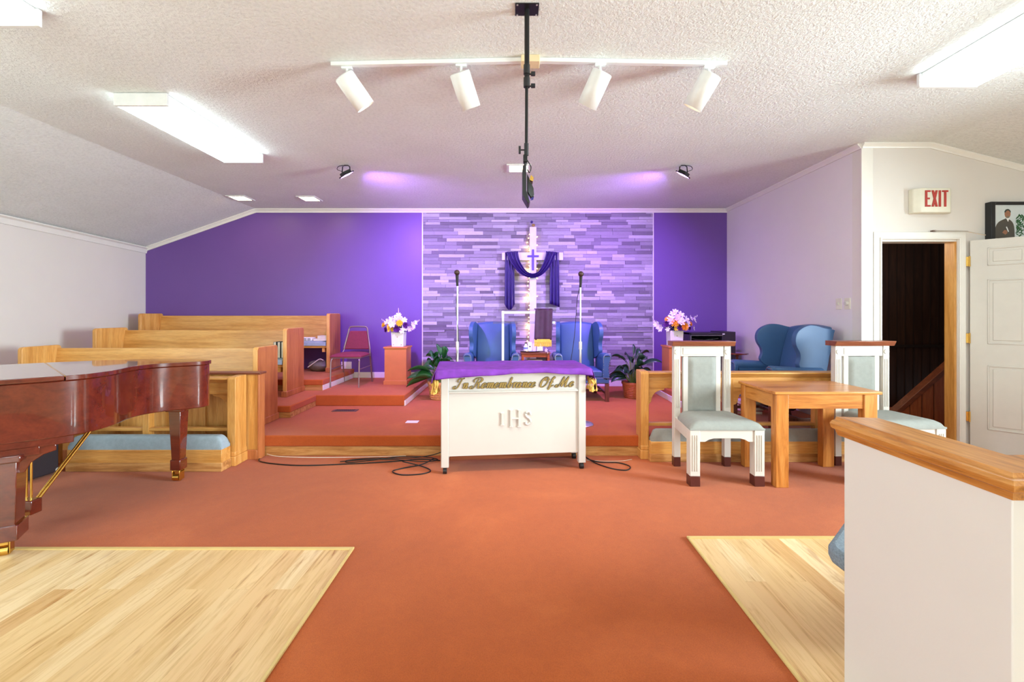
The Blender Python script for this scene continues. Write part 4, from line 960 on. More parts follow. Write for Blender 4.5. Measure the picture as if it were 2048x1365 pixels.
sp1 = [('mum', 'fyellow', -.165, .30, -.04, .9), ('mum', 'fyellow', -.085, .285, -.10, .9), ('mum', 'fyellow', .03, .325, -.10, 1.0), ('mum', 'fyellow', -.05, .245, -.10, .7),
       ('mum', 'fpurple', .00, .25, -.12, 1.0), ('mum', 'fpurple', .095, .295, -.09, .9), ('mum', 'fpurple', -.13, .24, -.08, .8), ('mum', 'fpurple', .02, .35, -.03, .6),
       ('lily', 'fwhite', -.05, .33, -.11, 1.5), ('lily', 'fwhite', -.075, .36, -.08, 1.4), ('lily', 'fwhite', -.02, .38, -.06, 1.3), ('lily', 'fwhite', -.04, .31, -.13, 1.3), ('lily', 'fwhite', -.12, .34, -.07, 1.2), ('lily', 'fwhite', .0, .42, -.03, 1.1),
       ('lily', 'fwhite', .07, .36, -.06, 1.1), ('lily', 'fwhite', .08, .26, -.1, 1.1), ('lily', 'flilac', .13, .25, -.08, 1.0), ('lily', 'fwhite', .17, .31, -.06, 1.0), ('lily', 'fwhite', .20, .33, -.05, .9), ('lily', 'fwhite', .055, .23, -.1, 1), ('lily', 'fwhite', .01, .39, -.05, 1.2), ('lily', 'flilac', .02, .37, -.08, 1.0), ('lily', 'flilac', .16, .27, -.05, 1.0), ('lily', 'fyellow', -.09, .24, -.11, .8), ('lily', 'fwhite', .18, .28, -.05, .8)]
bouquet((-1.645, 6.44, .87), 'white, yellow and purple flowers in a white vase on the left pedestal', sp1, 4, [(.0, .545, 0, 1), (-.24, .39, 0, 1), (.30, .38, 0, 1)], .18)
sp2 = [('mum', 'forange', -.03, .30, -.11, 1.1), ('mum', 'forange', .07, .26, -.12, 1.15), ('mum', 'forange', .15, .29, -.06, .8), ('mum', 'forange', -.09, .345, -.05, .8), ('mum', 'forange', .12, .33, -.05, .7),
       ('mum', 'fpurple', .02, .25, -.12, .9), ('mum', 'fpurple', -.11, .29, -.08, .9), ('mum', 'fpurple', .13, .25, -.08, .9), ('mum', 'fpurple', .0, .37, -.03, .7),
       ('lily', 'flilac', .01, .34, -.11, 1.5), ('lily', 'fwhite', .03, .32, -.12, 1.4), ('lily', 'fwhite', -.06, .36, -.07, 1.2), ('lily', 'fwhite', .05, .40, -.05, 1.3), ('lily', 'fwhite', .1, .34, -.08, 1.3), ('lily', 'fwhite', -.03, .41, -.04, 1.1), ('lily', 'fwhite', .0, .44, -.02, 1.0),
       ('lily', 'flilac', -.07, .32, -.10, 1.1), ('lily', 'fwhite', .11, .29, -.1, 1.1), ('lily', 'fwhite', .20, .34, -.05, 1.2), ('lily', 'fwhite', .16, .36, -.05, 1.0), ('lily', 'fwhite', -.2, .27, -.06, 1.1), ('lily', 'fwhite', -.17, .24, -.06, 1.2), ('lily', 'fwhite', -.22, .29, -.05, 1.0), ('lily', 'fwhite', .19, .24, -.06, .8), ('lily', 'flilac', -.01, .39, -.06, 1.3), ('lily', 'fyellow', -.02, .235, -.12, .7), ('lily', 'fwhite', -.1, .23, -.09, .8)]
bouquet((2.215, 6.08, .905), 'white, orange and purple flowers in a white vase on the right pedestal', sp2, 9, [(.0, .49, 0, 1), (-.30, .35, 0, 1), (.30, .41, 0, 1)], .18)

# ---------------------------------------------------------------- potted plants
def plant(loc, label, potmat, leafmat, leaves, pr=.13, ph=.22):
    t = thing('potted_plant', loc, label, 'plant', 0, 'leafy floor plants')
    po = MB().lathe([(pr * .78, 0), (pr * .82, .01), (pr, ph - .03), (pr * 1.06, ph - .03), (pr * 1.06, ph), (pr * .95, ph), (pr * .9, ph - .04)], seg=32).build('pot', M[potmat], t)
    g = MB()
    for k in range(7):
        z = .02 + k * (ph - .06) / 7; r = pr * (.82 + .18 * z / ph) + .002
        g.tube([(r * math.cos(a * .2618 + k * .13), r * math.sin(a * .2618 + k * .13), z + .004 * (a % 2)) for a in range(24)], .004, 5, closed=True)
    g.build('weave', M[potmat], po)
    MB().cyl((0, 0, ph - .045), (0, 0, ph - .02), pr * .9).build('soil', M['soil'], t)
    g = MB(); st = MB(); rn = random.Random(5)
    for (an, reach, height, L, wd) in leaves:
        a = R(an); o_ = Vector((math.cos(a), math.sin(a), 0)); base_ = Vector((0, 0, ph - .02)) + o_ * .02
        tip = base_ + o_ * reach + Vector((0, 0, height)); mid = base_ + o_ * reach * .25 + Vector((0, 0, max(height, .06) * .7 + .03))
        stem = catmull([base_, mid], 3); st.tube(stem, .005, 5)
        n = 9; side_ = o_.cross(Vector((0, 0, 1))).normalized(); tw = rn.uniform(.35, 1.1) * rn.choice((-1, 1))
        side_ = (side_ * math.cos(tw) + Vector((0, 0, 1)) * math.sin(tw)).normalized()
        P = []
        for i in range(n + 1):
            u = i / n
            c_ = mid * (1 - u) ** 2 + 2 * u * (1 - u) * (mid + (tip - mid) * .5 + Vector((0, 0, .09))) + tip * u * u
            ww = wd * 1.4 * math.sin(math.pi * min(1, u * .96 + .02)) ** .8 * (1 - .25 * u)
            P.append((c_ - side_ * ww, c_ - Vector((0, 0, .01)), c_ + side_ * ww))
        rows_ = [g.verts(p_) for p_ in P]
        for A, B in zip(rows_, rows_[1:]): g.face([A[0], A[1], B[1], B[0]]); g.face([A[1], A[2], B[2], B[1]])
    g.build('foliage', M[leafmat], t, solid=.001, angle=80); st.build('stems', M['stem'], t)
rn = random.Random(11)
LV = []
for k in range(32):
    an = k * 137.5 % 360; ring_ = rn.random()
    LV.append((an, .10 + .30 * ring_, .40 - .42 * ring_ + rn.uniform(-.04, .06), .2, rn.uniform(.035, .058)))
plant((-.985, 6.0, .195), 'broad-leaved green plant in a woven basket left of the communion table', 'basket', 'green', LV + [(185, .42, -.05, .2, .05), (170, .44, .05, .2, .05), (200, .40, .18, .2, .05), (90, .05, .48, .2, .055), (40, .12, .44, .2, .05)], .15, .24)
LV = []
for k in range(32):
    an = k * 137.5 % 360; ring_ = rn.random()
    LV.append((an, .11 + .22 * ring_, .40 - .40 * ring_ + rn.uniform(-.04, .06), .2, rn.uniform(.03, .048)))
plant((1.645, 6.1, .195), 'dark leafy plant in a terracotta woven pot beside the right rail', 'terra', 'green2', LV + [(60, .1, .5, .2, .03), (20, .25, .42, .2, .035), (160, .26, .36, .2, .035), (340, .36, .3, .2, .035)], .14, .22)

# ---------------------------------------------------------------- microphones
def mic(loc, top, label, cable, lean):
    t = thing('microphone_stand', loc, label, 'microphone stand', 0, 'chrome microphone stands')
    MB().lathe([(.135, 0), (.135, .008), (.12, .018), (.03, .028), (.015, .05)], seg=40).build('base', M['chrome'], t)
    MB().cyl((0, 0, .03), (0, 0, .82), .0125).build('lower_tube', M['chrome'], t)
    MB().cyl((0, 0, .78), (0, 0, .86), .018).build('clutch', M['chrome'], t)
    MB().cyl((0, 0, .84), (0, 0, top - .13), .008).build('upper_tube', M['chrome'], t)
    mc = MB().cyl((0, 0, top - .14), (0, -.012, top - .10), .013, .012, 12).tube([(0, -.01, top - .12), (0, -.03, top - .03)], [.012, .017], 12).build('microphone', M['blackp'], t)
    MB().ball((0, -.036, top - .005), .029, 14).build('grille', plain('mic_grille', (70, 52, 50), .35, .5), mc)
    MB().tube(catmull(cable, 8), .0035, 6).build('cable', M['black'], t)
mic((.705, 4.62, .195), 1.565, 'microphone stand right of centre with its cable hanging loose', [(0, .0, 1.44), (-.03, .02, 1.3), (-.06, .03, .9), (-.11, .04, .55), (-.14, .05, .2), (-.12, .08, .01)], 0)
mic((-.572, 4.62, .195), 1.58, 'microphone stand left of centre with cable wound down the pole', [(0, .0, 1.44), (-.014, 0, 1.2), (.013, -.01, .9), (-.014, -.01, .6), (.012, -.014, .3), (.0, -.02, .05)], 0)

# ---------------------------------------------------------------- lectern
le = thing('acrylic_lectern', (.14, 5.0, .195), 'clear acrylic lectern with a white tubular frame before the cross', 'lectern')
MB().box(-.12, .40, 4.86, 5.16, .195, .215).build('base', M['acrylic'], le, world=True, bevel=.003)
for x in (-.108, .385): MB().box(x - .013, x + .013, 5.0, 5.026, .215, 1.375).build('post', M['fixture'] if x < 0 else M['acrylic'], le, world=True, bevel=.003)
MB().box(-.095, .40, 5.0, 5.03, 1.345, 1.372).build('top_bar', M['fixture'], le, world=True, bevel=.003)
MB().prism([(4.86, 1.245), (5.16, 1.395), (5.165, 1.385), (4.865, 1.235)], 'x', -.215, .465).build('desk', M['acrylic'], le, world=True)
MB().box(-.215, .465, 4.855, 4.862, 1.235, 1.262).build('book_ledge', M['acrylic'], le, world=True)
bn = thing('lectern_banner', (.345, 4.85, 1.0), 'plum velvet banner with gold fringe hanging from the lectern', 'banner')
def ban(u, v): return Vector((.248 + .19 * u - (.012 * (1 - v)) * (1 - u) * 1 - .0 + (-.012 * (1 - v) * u), 4.845 - .006 * math.sin(u * 9 + v * 2) - .004 * math.sin(u * 21), 1.06 + .335 * v))
MB().sheet(ban, 24, 12).sheet(lambda u, v: Vector((.248 + .19 * u, 4.842 + .31 * v, 1.395 + .008 * math.sin(math.pi * v))), 10, 6).build('cloth', M['banner'], bn, world=True, solid=.003, angle=70)
g = MB(); g.box(.236, .424, 4.838, 4.848, 1.035, 1.068)
for k in range(26): x = .24 + k * .0073; g.tube([(x, 4.843, 1.04), (x + random.uniform(-.003, .003), 4.842, .985 + random.random() * .006)], [.0035, .0045], 5)
g.build('fringe', M['fringe'], bn, world=True)

# ---------------------------------------------------------------- cross with drape
cr = thing('wall_cross', (.27, YB - .1, .5), 'tall white cross mounted on the tiled wall', 'cross')
yc0, yc1 = YB - .09, YB - .045
MB().box(.268 - .0, .372, yc0, yc1, .45, 2.70).build('upright', M['crosswhite'], cr, world=True, bevel=.004)
MB().box(-.165, .79, yc0 - .004, yc1, 2.18, 2.30).build('crossbar', M['crosswhite'], cr, world=True, bevel=.004)
for z in (.7, 2.0): MB().box(.30, .34, yc1, YB - .02, z, z + .08).build('bracket', M['black'], cr, world=True)
sc2 = thing('small_cross', (.32, yc0 - .02, 2.03), 'small violet cross fixed on the centre of the tall white cross', 'cross')
MB().box(.305, .335, yc0 - .02, yc0 - .004, 2.02, 2.345).box(.235, .41, yc0 - .021, yc0 - .004, 2.225, 2.255).build('cross', M['crossviolet'], sc2, world=True, bevel=.003)
tp = thing('cross_ornament', (.325, yc0, 2.70), 'small gold and blue ornament at the top of the white cross', 'ornament')
MB().ball((.325, yc0, 2.725), (.03, .02, .025), 10).build('gold_bow', M['gold'], tp, world=True)
MB().ball((.30, yc0, 2.775), (.022, .015, .022), 10).build('blue_ball', M['drape'], tp, world=True)
dp = thing('cross_drape', (.31, yc0, 1.5), 'violet cloth draped over the crossbar, hanging down both sides', 'drape')
yd = yc0 - .014
SO = catmull([(x, z, 0) for x, z in [(-0.095, 2.281), (-0.053, 2.186), (0.01, 2.082), (0.114, 1.968), (0.209, 1.916), (0.304, 1.895), (0.4, 1.916), (0.495, 1.977), (0.58, 2.076), (0.632, 2.177), (0.675, 2.281)]], 6)
SI = catmull([(x, z, 0) for x, z in [(0.086, 2.291), (0.101, 2.205), (0.133, 2.12), (0.2, 2.019), (0.257, 1.977), (0.314, 1.964), (0.371, 1.977), (0.419, 2.019), (0.472, 2.12), (0.5, 2.205), (0.523, 2.291)]], 6)
def swag(u, v):
    k = min(int(u * 60 + .5), 60); p_ = SO[k].lerp(SI[k], v)
    return Vector((p_.x, yd - .022 - .014 * math.sin(v * 19 + u * 2) - .02 * math.sin(math.pi * u), p_.y))
g = MB().sheet(swag, 60, 20)
for e in (0, 1):
    g.sheet(lambda u, v, e=e: swag(e, u) + Vector((0, .075 * v, .028 * math.sin(v * math.pi * .8) + .0)), 20, 6)
g.build('swag', M['drape'], dp, world=True, solid=.004, angle=75)
def strip(cx, w0, z0, z1, tail, sgn):
    def f_(u, v):
        z = z0 + (z1 - z0) * v; x = cx + (u - .5) * w0 * (1 + .12 * v)
        zz = z - tail * v * (math.sin(math.pi * u) ** .8 if sgn < 0 else (u * .9 if True else 0))
        return Vector((x, yd + .006 - .016 * math.sin(u * 19) * (.4 + .6 * v), zz))
    return f_
MB().sheet(strip(-.045, .14, 2.30, 1.50, .10, -1), 30, 14).build('left_tail', M['drape'], dp, world=True, solid=.004, angle=75)
MB().sheet(strip(.655, .14, 2.30, 1.50, .06, 1), 30, 14).build('right_tail', M['drape'], dp, world=True, solid=.004, angle=75)
sl = thing('string_lights', (.26, YB - .05, 1.0), 'string of warm fairy lights running down the white cross', 'string lights')
wr_ = []; rn = random.Random(2)
for k in range(60):
    z = 2.62 - k * .031; wr_.append(Vector((.25 + .014 * math.sin(k * .9) + rn.uniform(-.004, .004), YB - .05 + .01 * math.cos(k * 1.3), z)))
MB().tube(wr_, .0018, 5).build('wire', M['stem'], sl, world=True)
bp = None
for k in range(1, 60, 2):
    p_ = wr_[k] + Vector((rn.uniform(-.012, .008), -.006, 0))
    if bp is None: bp = MB().ball((0, 0, 0), .0065, 8).build('bulb', M['bulb'], sl); b_ = bp
    else: b_ = bp.copy(); C.objects.link(b_); b_.parent = sl
    b_.location = p_ - sl.location
for z in (2.55, 2.42, 2.05, 1.9, 1.62):
    b_ = bp.copy(); C.objects.link(b_); b_.parent = sl; b_.location = Vector((.385, YB - .05, z)) - sl.location
# a little real glow from the strings
for z, e in ((2.35, .4), (2.0, .7), (1.6, .6), (1.15, .9)):
    l = bpy.data.lights.new('bulb_glow', 'POINT'); l.energy = e; l.color = (1, .68, .3); l.shadow_soft_size = .02
    lo = bpy.data.objects.new('bulb_glow', l); C.objects.link(lo); lo.parent = sl; lo.location = Vector((.245, YB - .065, z)) - sl.location

# ---------------------------------------------------------------- side table between wingbacks
st = thing('side_table', (.315, 6.2, .195), 'low reddish wood side table between the blue wingback chairs', 'side table')
or_ = wood('side_table_wood', (206, 104, 58), (180, 84, 44), 'x')
zt = .815
MB().box(.11, .52, 6.05, 6.38, zt - .02, zt).build('tabletop', M['walnut'], st, world=True, bevel=.004)
MB().box(.13, .50, 6.07, 6.36, zt - .065, zt - .0205).build('apron', or_, st, world=True, bevel=.002)
for x in (.125, .475):
    for y in (6.065, 6.335): MB().box(x, x + .032, y, y + .03, .195, zt - .02).build('leg', or_, st, world=True, bevel=.003)
MB().box(.135, .495, 6.075, 6.355, zt - .17, zt - .155).build('shelf', or_, st, world=True, bevel=.002)
book('book', .30, 6.2, zt - .155, .22, .2, .025, 'bookblue', 'blue-grey book lying on the shelf of the low side table', group='books in the side table')
book('book', .31, 6.2, zt - .13, .20, .18, .022, 'paper', 'white book lying on top of the blue-grey one in the side table', group='books in the side table')
ty = thing('tray', (.25, 6.2, zt), 'thin oval glass tray on the low side table', 'tray')
MB().lathe([(.10, 0), (.135, .006), (.15, .014), (.146, .015), (.13, .009), (.0005, .005)], seg=32).build('dish', M['blackgloss'], ty)
tz = zt + .015
bt = thing('water_bottle', (.185, 6.17, tz), 'small clear bottle with dark cap, leftmost on the tray', 'bottle')
MB().lathe([(.03, 0), (.033, .01), (.033, .06), (.014, .085), (.014, .1)], seg=16).build('body', M['vase'], bt)
MB().lathe([(.0335, .025), (.0335, .05)], seg=16).build('label_band', M['bookblue'], bt)
MB().lathe([(.016, .1), (.016, .115)], seg=12).build('cap', M['blackp'], bt)
tb_ = thing('tissue_box', (.24, 6.17, tz), 'small white box with a dark spot, standing second on the tray', 'box')
MB().box(-.028, .028, -.028, .028, 0, .12).build('body', M['vase'], tb_, bevel=.003); MB().ball((0, -.029, .06), (.01, .002, .01), 8).build('spot', M['blackp'], tb_)
tag(MB().box(.275, .322, 6.15, 6.155, tz, tz + .10).build('card', M['flilac']), 'pale lilac card standing upright on the tray', 'card')
tag(MB().prism([(.335, tz - .0), (.42, tz - .0), (.415, tz + .075), (.385, tz + .1), (.34, tz + .095)], 'y', 6.14, 6.16).build('napkin_pad', M['ivory'], bevel=.002), 'cream coloured pad standing upright beside the lilac card', 'card')
tag(MB().lathe([(.018, 0), (.022, .005), (.02, .03), (.006, .045), (.006, .055)], c=(.465, 6.18, zt), seg=14).build('small_bottle', M['flilac']), 'tiny lilac bottle at the right end of the side table', 'bottle')

# ---------------------------------------------------------------- black cabinet, round table, clutter at right
cbx = thing('black_cabinet', (2.86, 6.55, .33), 'tall black vinyl cabinet with an open glossy front in the right corner', 'cabinet')
MB().box(2.53, 3.00, 6.36, 6.38, .33, .88).box(2.53, 2.56, 6.36, 6.75, .33, 1.07).box(3.0, 3.19, 6.36, 6.75, .33, 1.085).box(2.53, 3.0, 6.36, 6.75, 1.04, 1.07).box(2.53, 3.0, 6.73, 6.75, .33, 1.07).build('body', M['blackleather'], cbx, world=True, bevel=.006)
MB().box(2.56, 3.0, 6.38, 6.72, .88, .90).build('shelf', M['blackgloss'], cbx, world=True)
MB().sheet(lambda u, v: Vector((2.57 + .42 * u, 6.42 + .05 * math.sin(math.pi * u) + .04 * v, .985 + .045 * v - .035 * math.sin(math.pi * u) * (1 - v))), 20, 4).build('curved_panel', M['blackgloss'], cbx, world=True, solid=.006)
MB().box(2.545, 3.005, 6.352, 6.36, 1.03, 1.036).box(2.545, 2.551, 6.352, 6.36, .88, 1.036).build('edge_trim', M['chrome'], cbx, world=True)
MB().box(3.0, 3.03, 6.35, 6.36, 1.045, 1.06).build('corner_clip', M['paper'], cbx, world=True)
rt = thing('round_side_table', (3.04, 6.02, .33), 'small round dark wood pedestal table near the right wall', 'side table')
MB().lathe([(.13, .465), (.14, .47), (.14, .482), (.135, .487)], seg=32).build('tabletop', M['mahog'], rt)
MB().lathe([(.02, .03), (.016, .2), (.028, .3), (.016, .42), (.03, .465)], seg=16).build('pedestal', M['mahleg'], rt)
for k in range(3):
    a = k * 2.094 + .4; MB().tube([(0, 0, .10), (.07 * math.cos(a), .07 * math.sin(a), .06), (.13 * math.cos(a), .13 * math.sin(a), .01)], [.012, .011, .01], 8).build('leg', M['mahleg'], rt)
cols_ = ('bookred', 'paper', 'bookred', 'flilac')
for k in range(4):
    q = thing('magazine', (2.50 + .004 * k, 4.42, .262 + k * .0), '', 'magazine', R((-6, 5, -3, 8)[k]), 'magazines behind the right rail')
    q.location = (2.72 + .012 * k, 5.19, .197 + .036 * k)
    q['label'] = ('dark red magazine at the bottom of the stack behind the right rail', 'white magazine second from the bottom of the stack behind the right rail', 'dark red magazine second from the top of the stack behind the right rail', 'lilac magazine on top of the stack behind the right rail')[k]
    MB().box(-.14, .14, -.10, .10, 0, .03).build('pages', M['page'], q); MB().box(-.143, .143, -.103, .103, .03, .034).build('cover', M[cols_[k]], q)
tag(lump((3.25, 5.18, .36), (.08, .08, .16), 8, .12).build('black_bag', M['blackleather'], sub=1), 'rumpled black bag on the platform behind the sideways wingback chair', 'bag')

# ---------------------------------------------------------------- platform vent and paper
vt = thing('floor_vent', (-1.98, 5.27, .195), 'bronze metal floor vent in the platform carpet', 'vent')
MB().box(-.145, .145, -.055, .055, 0, .006).build('frame', M['ventbronze'], vt, bevel=.002)
for k in range(9): MB().box(-.105 + k * .025, -.095 + k * .025, -.038, .038, .0055, .008).build('slot', M['blackp'], vt)
tag(MB().box(-1.13, -1.0, 4.68, 4.78, .1955, .197).build('paper_sheet', M['paper']), 'small white sheet of paper lying on the platform carpet', 'paper')

# ---------------------------------------------------------------- cables on the floor
def cable(pts, r, label, mt='black', name='black_cable'): return tag(MB().tube(catmull(pts, 8), r, 6).build(name, M[mt]), label, 'cable')
z = .006
cable([(-2.35, 4.19, z), (-2.28, 4.03, z), (-1.9, 3.93, z), (-1.45, 3.97, z), (-1.1, 4.03, z), (-.85, 4.10, z), (-.66, 4.06, z)], .005, 'black cable running along the platform front, the lower straight run')
cable([(-1.55, 4.0, .016), (-1.35, 4.05, .016), (-1.1, 4.06, .016), (-.8, 4.0, .016), (-.68, 4.05, .016), (-.8, 4.12, .018), (-1.05, 4.13, .018), (-1.25, 4.04, .018), (-1.45, 3.97, .018), (-1.5, 4.03, .016), (-1.3, 4.09, .016), (-.9, 4.09, .022), (-.66, 4.14, .06), (-.62, 4.18, .15)], .0045, 'tangled loops of black cable left of the communion table')
cable([(-.72, 4.05, .026), (-.8, 3.94, .012), (-.95, 3.86, z), (-1.02, 3.78, z), (-.92, 3.70, z), (-.76, 3.72, z), (-.70, 3.80, z), (-.8, 3.9, .01), (-.98, 3.97, .026)], .005, 'round loop of black cable nearest the communion table on the left')
cable([(-2.3, 4.17, .03), (-2.15, 4.1, .03), (-1.8, 4.07, .03), (-1.4, 4.14, .012), (-1.0, 4.17, .012)], .003, 'thin white cord along the platform front', 'ivory', 'extension_cable')
cable([(.66, 4.18, .10), (.67, 4.12, .02), (.78, 4.02, z), (.95, 4.0, z), (1.03, 3.9, z), (.97, 3.81, z), (.85, 3.86, z), (.74, 4.0, z), (.66, 4.13, .03)], .005, 'single loop of black cable on the carpet right of the communion table')
cable([(.68, 4.08, .003), (.85, 4.05, .003), (1.0, 4.06, .003), (1.1, 4.1, .003)], .002, 'thin pale cord on the carpet right of the communion table', 'ivory', 'extension_cable')

# ---------------------------------------------------------------- grand piano
pi = thing('grand_piano', (-3.1, 3.0, 0), 'glossy mahogany baby grand piano on brass casters', 'piano')
out = [(-3.13, 2.05), (-2.96, 2.235), (-2.79, 2.42), (-2.64, 2.59), (-2.585, 2.72), (-2.61, 2.92), (-2.685, 3.12), (-2.69, 3.28), (-2.63, 3.40), (-2.54, 3.475), (-2.475, 3.56), (-2.49, 3.66), (-2.60, 3.74), (-2.80, 3.775), (-3.05, 3.75), (-3.30, 3.64), (-3.58, 3.42), (-4.10, 2.88)]
H1, H2 = Vector((-2.625, 2.61)), Vector((-3.585, 3.415))
crv = [Vector((q.x, q.y)) for q in catmull([(a, b, 0) for a, b in out[1:-1]], 6)]
full = [Vector(out[0])] + crv + [Vector(out[-1])]
def ztop(y): return .988 - .018 * (y - 2.42)
def zbot(y): return .632 - .030 * (y - 2.42)
def body(mb, poly, f0, f1):
    A = mb.verts([(p_.x, p_.y, f0(p_.y)) for p_ in poly]); B = mb.verts([(p_.x, p_.y, f1(p_.y)) for p_ in poly]); n = len(poly)
    mb.face(A); mb.face(B[::-1])
    for i in range(n): mb.face([A[i], B[i], B[(i + 1) % n], A[(i + 1) % n]])
    return mb
cen = Vector((-3.2, 3.0))
def offs(poly, d):
    n = len(poly); o_ = []
    for i in range(n):
        t_ = (poly[(i + 1) % n] - poly[i - 1]).normalized(); nn = Vector((t_.y, -t_.x)); o_.append(poly[i] + nn * d)
    return o_
rim = body(MB(), full, zbot, lambda y: ztop(y) - .03).build('rim', M['mahog'], pi, world=True, bevel=.006, angle=50)
lidp = offs(full, .012)
dirh = (H2 - H1).normalized(); nrm = Vector((-dirh.y, dirh.x))
if nrm.dot(Vector((-3.0, 3.6)) - H1) < 0: nrm = -nrm
def clip(poly, sgn, gap):
    o_ = []; n = len(poly)
    dd = lambda p_: sgn * (p_ - H1).dot(nrm) - gap
    for i in range(n):
        a, b = poly[i], poly[(i + 1) % n]; da, db = dd(a), dd(b)
        if da >= 0: o_.append(a)
        if da * db < 0: o_.append(a + (b - a) * (da / (da - db)))
    return o_
body(MB(), clip(lidp, 1, .002), lambda y: ztop(y) - .028, ztop).build('lid', M['mahog'], pi, world=True, bevel=.006, angle=50)
body(MB(), clip(lidp, -1, .002), lambda y: ztop(y) - .028, ztop).build('front_lid', M['mahog'], pi, world=True, bevel=.006, angle=50)
MB().tube([(H1.x, H1.y, ztop(H1.y) - .004), (H2.x, H2.y, ztop(H2.y) - .004)], .004, 6).build('hinge', M['brass'], pi, world=True)
in_ = offs(full, -.012)
kp = clip(in_, -1, -.04)
body(MB(), kp, lambda y: zbot(y) - .042, lambda y: zbot(y) + .01).build('keybed', M['mahog'], pi, world=True, bevel=.004, angle=50)
kp = clip(in_, -1, .10)
body(MB(), kp, lambda y: zbot(y) - .085, lambda y: zbot(y) - .03).build('leg_beam', M['mahog'], pi, world=True, bevel=.004, angle=50)
def piano_leg(cx, cy, ang, wt, wb, z1, big=False):
    T = Matrix.Translation((cx, cy, 0)) @ Matrix.Rotation(ang, 4, 'Z')
    g = MB(); z0 = .10
    A = [(-wt, -wt), (wt, -wt), (wt, wt), (-wt, wt)]; Bq = [(-wb, -wb), (wb, -wb), (wb, wb), (-wb, wb)]
    a = g.verts([T @ Vector((u, v, z1 - .03)) for u, v in A]); b = g.verts([T @ Vector((u, v, z0 + .07)) for u, v in Bq])
    g.face(a); g.face(b[::-1])
    for i in range(4): g.face([a[i], b[i], b[(i + 1) % 4], a[(i + 1) % 4]])
    l_ = g.build('leg', M['mahog'], pi, world=True, bevel=.004)
    w2 = wt * 1.35; MB().box(-w2, w2, -w2, w2, z1 - .035, z1 + .004, mat=T).build('leg_block', M['mahog'], l_, world=True, bevel=.008)
    w3 = wb * 1.22; MB().box(-w3, w3, -w3, w3, z0 - .01, z0 + .075, mat=T).build('leg_cuff', M['mahog'], l_, world=True, bevel=.006)
    MB().box(-.02, .02, -.02, .02, .03, z0 - .01, mat=T).box(-.032, -.026, -.035, .02, .012, .085, mat=T).box(.026, .032, -.035, .02, .012, .085, mat=T).box(-.032, .032, -.03, .02, .075, .088, mat=T).build('caster_fork', M['brass'], l_, world=True, bevel=.002)
    MB().cyl(T @ Vector((-.024, -.012, .03)), T @ Vector((.024, -.012, .03)), .0295).build('caster_wheel', M['brass'], l_, world=True)
piano_leg(-2.70, 3.60, R(0), .048, .034, .598)
piano_leg(-2.84, 2.49, R(30), .068, .06, .56, True)
piano_leg(-3.86, 3.02, R(45), .065, .06, .56)
# corbel of the front leg
MB().prism([(.0, .588), (.20, .588), (.20, .548), (.15, .535), (.10, .50), (.075, .45), (.0, .45)], 'y', -.045, .045, mat=Matrix.Translation((-2.84, 2.49, 0)) @ Matrix.Rotation(R(47), 4, 'Z')).build('corbel', M['mahog'], pi, world=True, bevel=.004)
# pedal lyre
ly = MB().box(-3.17, -3.02, 2.79, 2.86, .08, .17).build('pedal_box', M['mahog'], pi, world=True, bevel=.006)
for k in range(3): MB().tube([(-3.15 + k * .05, 2.80, .08), (-3.13 + k * .055, 2.72, .06), (-3.12 + k * .055, 2.69, .058)], [.006, .009, .011], 8).build('pedal', M['brass'], ly, world=True)
for k in range(3): MB().cyl((-3.12 + k * .03, 2.83, .16), (-3.12 + k * .03, 2.83, .58), .006).build('pedal_rod', M['brass'], ly, world=True)
for k in range(2): MB().cyl((-3.06 + k * .02, 2.84, .14), (-2.92 + k * .02, 3.12, .60), .007).build('lyre_brace', M['brass'], ly, world=True)
MB().cyl((-2.79, 2.70, .86), (-2.787, 2.697, .86), .004)
# amplifier case behind the piano
am = thing('amplifier_case', (-4.05, 3.6, 0), 'black amplifier case with chrome corners on the carpet behind the piano', 'amplifier')
T = Matrix.Translation((-3.86, 3.6, 0)) @ Matrix.Rotation(R(-6), 4, 'Z')
MB().box(-.42, 0, -.16, .17, .012, .46, mat=T).build('body', M['blackleather'], am, world=True, bevel=.008)
MB().box(-.40, -.03, -.172, -.158, .05, .43, mat=T).build('grille', plain('grey_grille', (190, 194, 200), .6), am, world=True, bevel=.003)
for y in (-.15, .16):
    for z in (.03, .44): MB().ball(T @ Vector((-.008, y, z)), .019, 10).build('corner', M['chrome'], am, world=True)

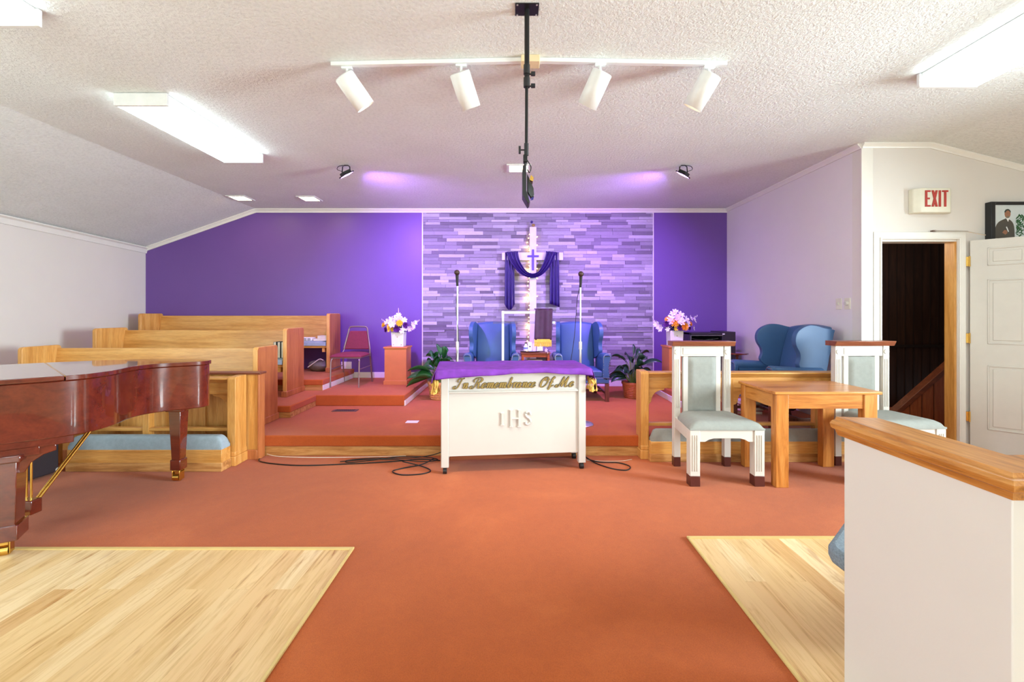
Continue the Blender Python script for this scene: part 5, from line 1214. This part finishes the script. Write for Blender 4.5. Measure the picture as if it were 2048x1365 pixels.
# ---------------------------------------------------------------- half wall with oak cap (right foreground)
hw = bpy.data.objects.new('wall_half', None); C.objects.link(hw); hw.location = (1.25, 1.33, 0); struct(hw)
MB().box(1.192, 1.31, 1.061, 1.60, 0, .915).box(1.31, 3.4, 1.061, 1.17, 0, .915).build('panel', M['wall'], hw, world=True, bevel=.003)
MB().box(1.186, 1.192, 1.052, 1.60, 0, .018).box(1.192, 3.4, 1.052, 1.061, 0, .018).build('baseboard', M['tabx'], hw, world=True)
# capping: profile swept round the corner
prof = [(-.004, .905), (.004, .905), (.012, .925), (.024, .932), (.028, .948), (.022, .958), (.012, .962), (.008, .972), (-.126, .972), (-.13, .955), (-.142, .948), (-.142, .935), (-.13, .925), (-.118, .905)]
def capring(g, where):
    o_ = []
    for d, z in prof:
        if where == 'far': o_.append((1.192 - d, 1.625 + max(-.02, min(.012, d * .3)), z))
        elif where == 'corner': o_.append((1.192 - d, 1.061 - d, z))
        else: o_.append((3.4, 1.061 - d, z))
    return g.verts(o_)
g = MB(); r1, r2, r3 = capring(g, 'far'), capring(g, 'corner'), capring(g, 'end'); n = len(prof)
for A, B in ((r1, r2), (r2, r3)):
    for i in range(n): g.face([A[i], B[i], B[(i + 1) % n], A[(i + 1) % n]])
g.face(r1); g.face(r3[::-1]); g.build('cap', M['cap'], hw, world=True, angle=35)
# bench with grey cushion behind it
bc = thing('front_bench', (1.9, 1.7, 0), 'bench with blue-grey cushion just behind the half wall', 'bench')
MB().box(1.62, 2.9, 1.66, 1.98, .34, .385).build('seat', M['oakx'], bc, world=True, bevel=.004)
for x in (1.7, 2.7): MB().box(x, x + .04, 1.68, 1.98, .0065, .34).build('leg', M['oakz'], bc, world=True)
pc = [(1.245, 1.755), (1.225, 1.71), (1.225, 1.64), (1.26, 1.625), (2.9, 1.625), (2.9, 1.99), (1.50, 1.99), (1.36, 1.86)]
MB().prism(pc, 'z', .386, .45).build('cushion', plain('speckled_grey_blue', (130, 144, 154), .95, var=.25, scale=120, bmp=.6, bscale=200), bc, world=True, bevel=.02, seg=4)
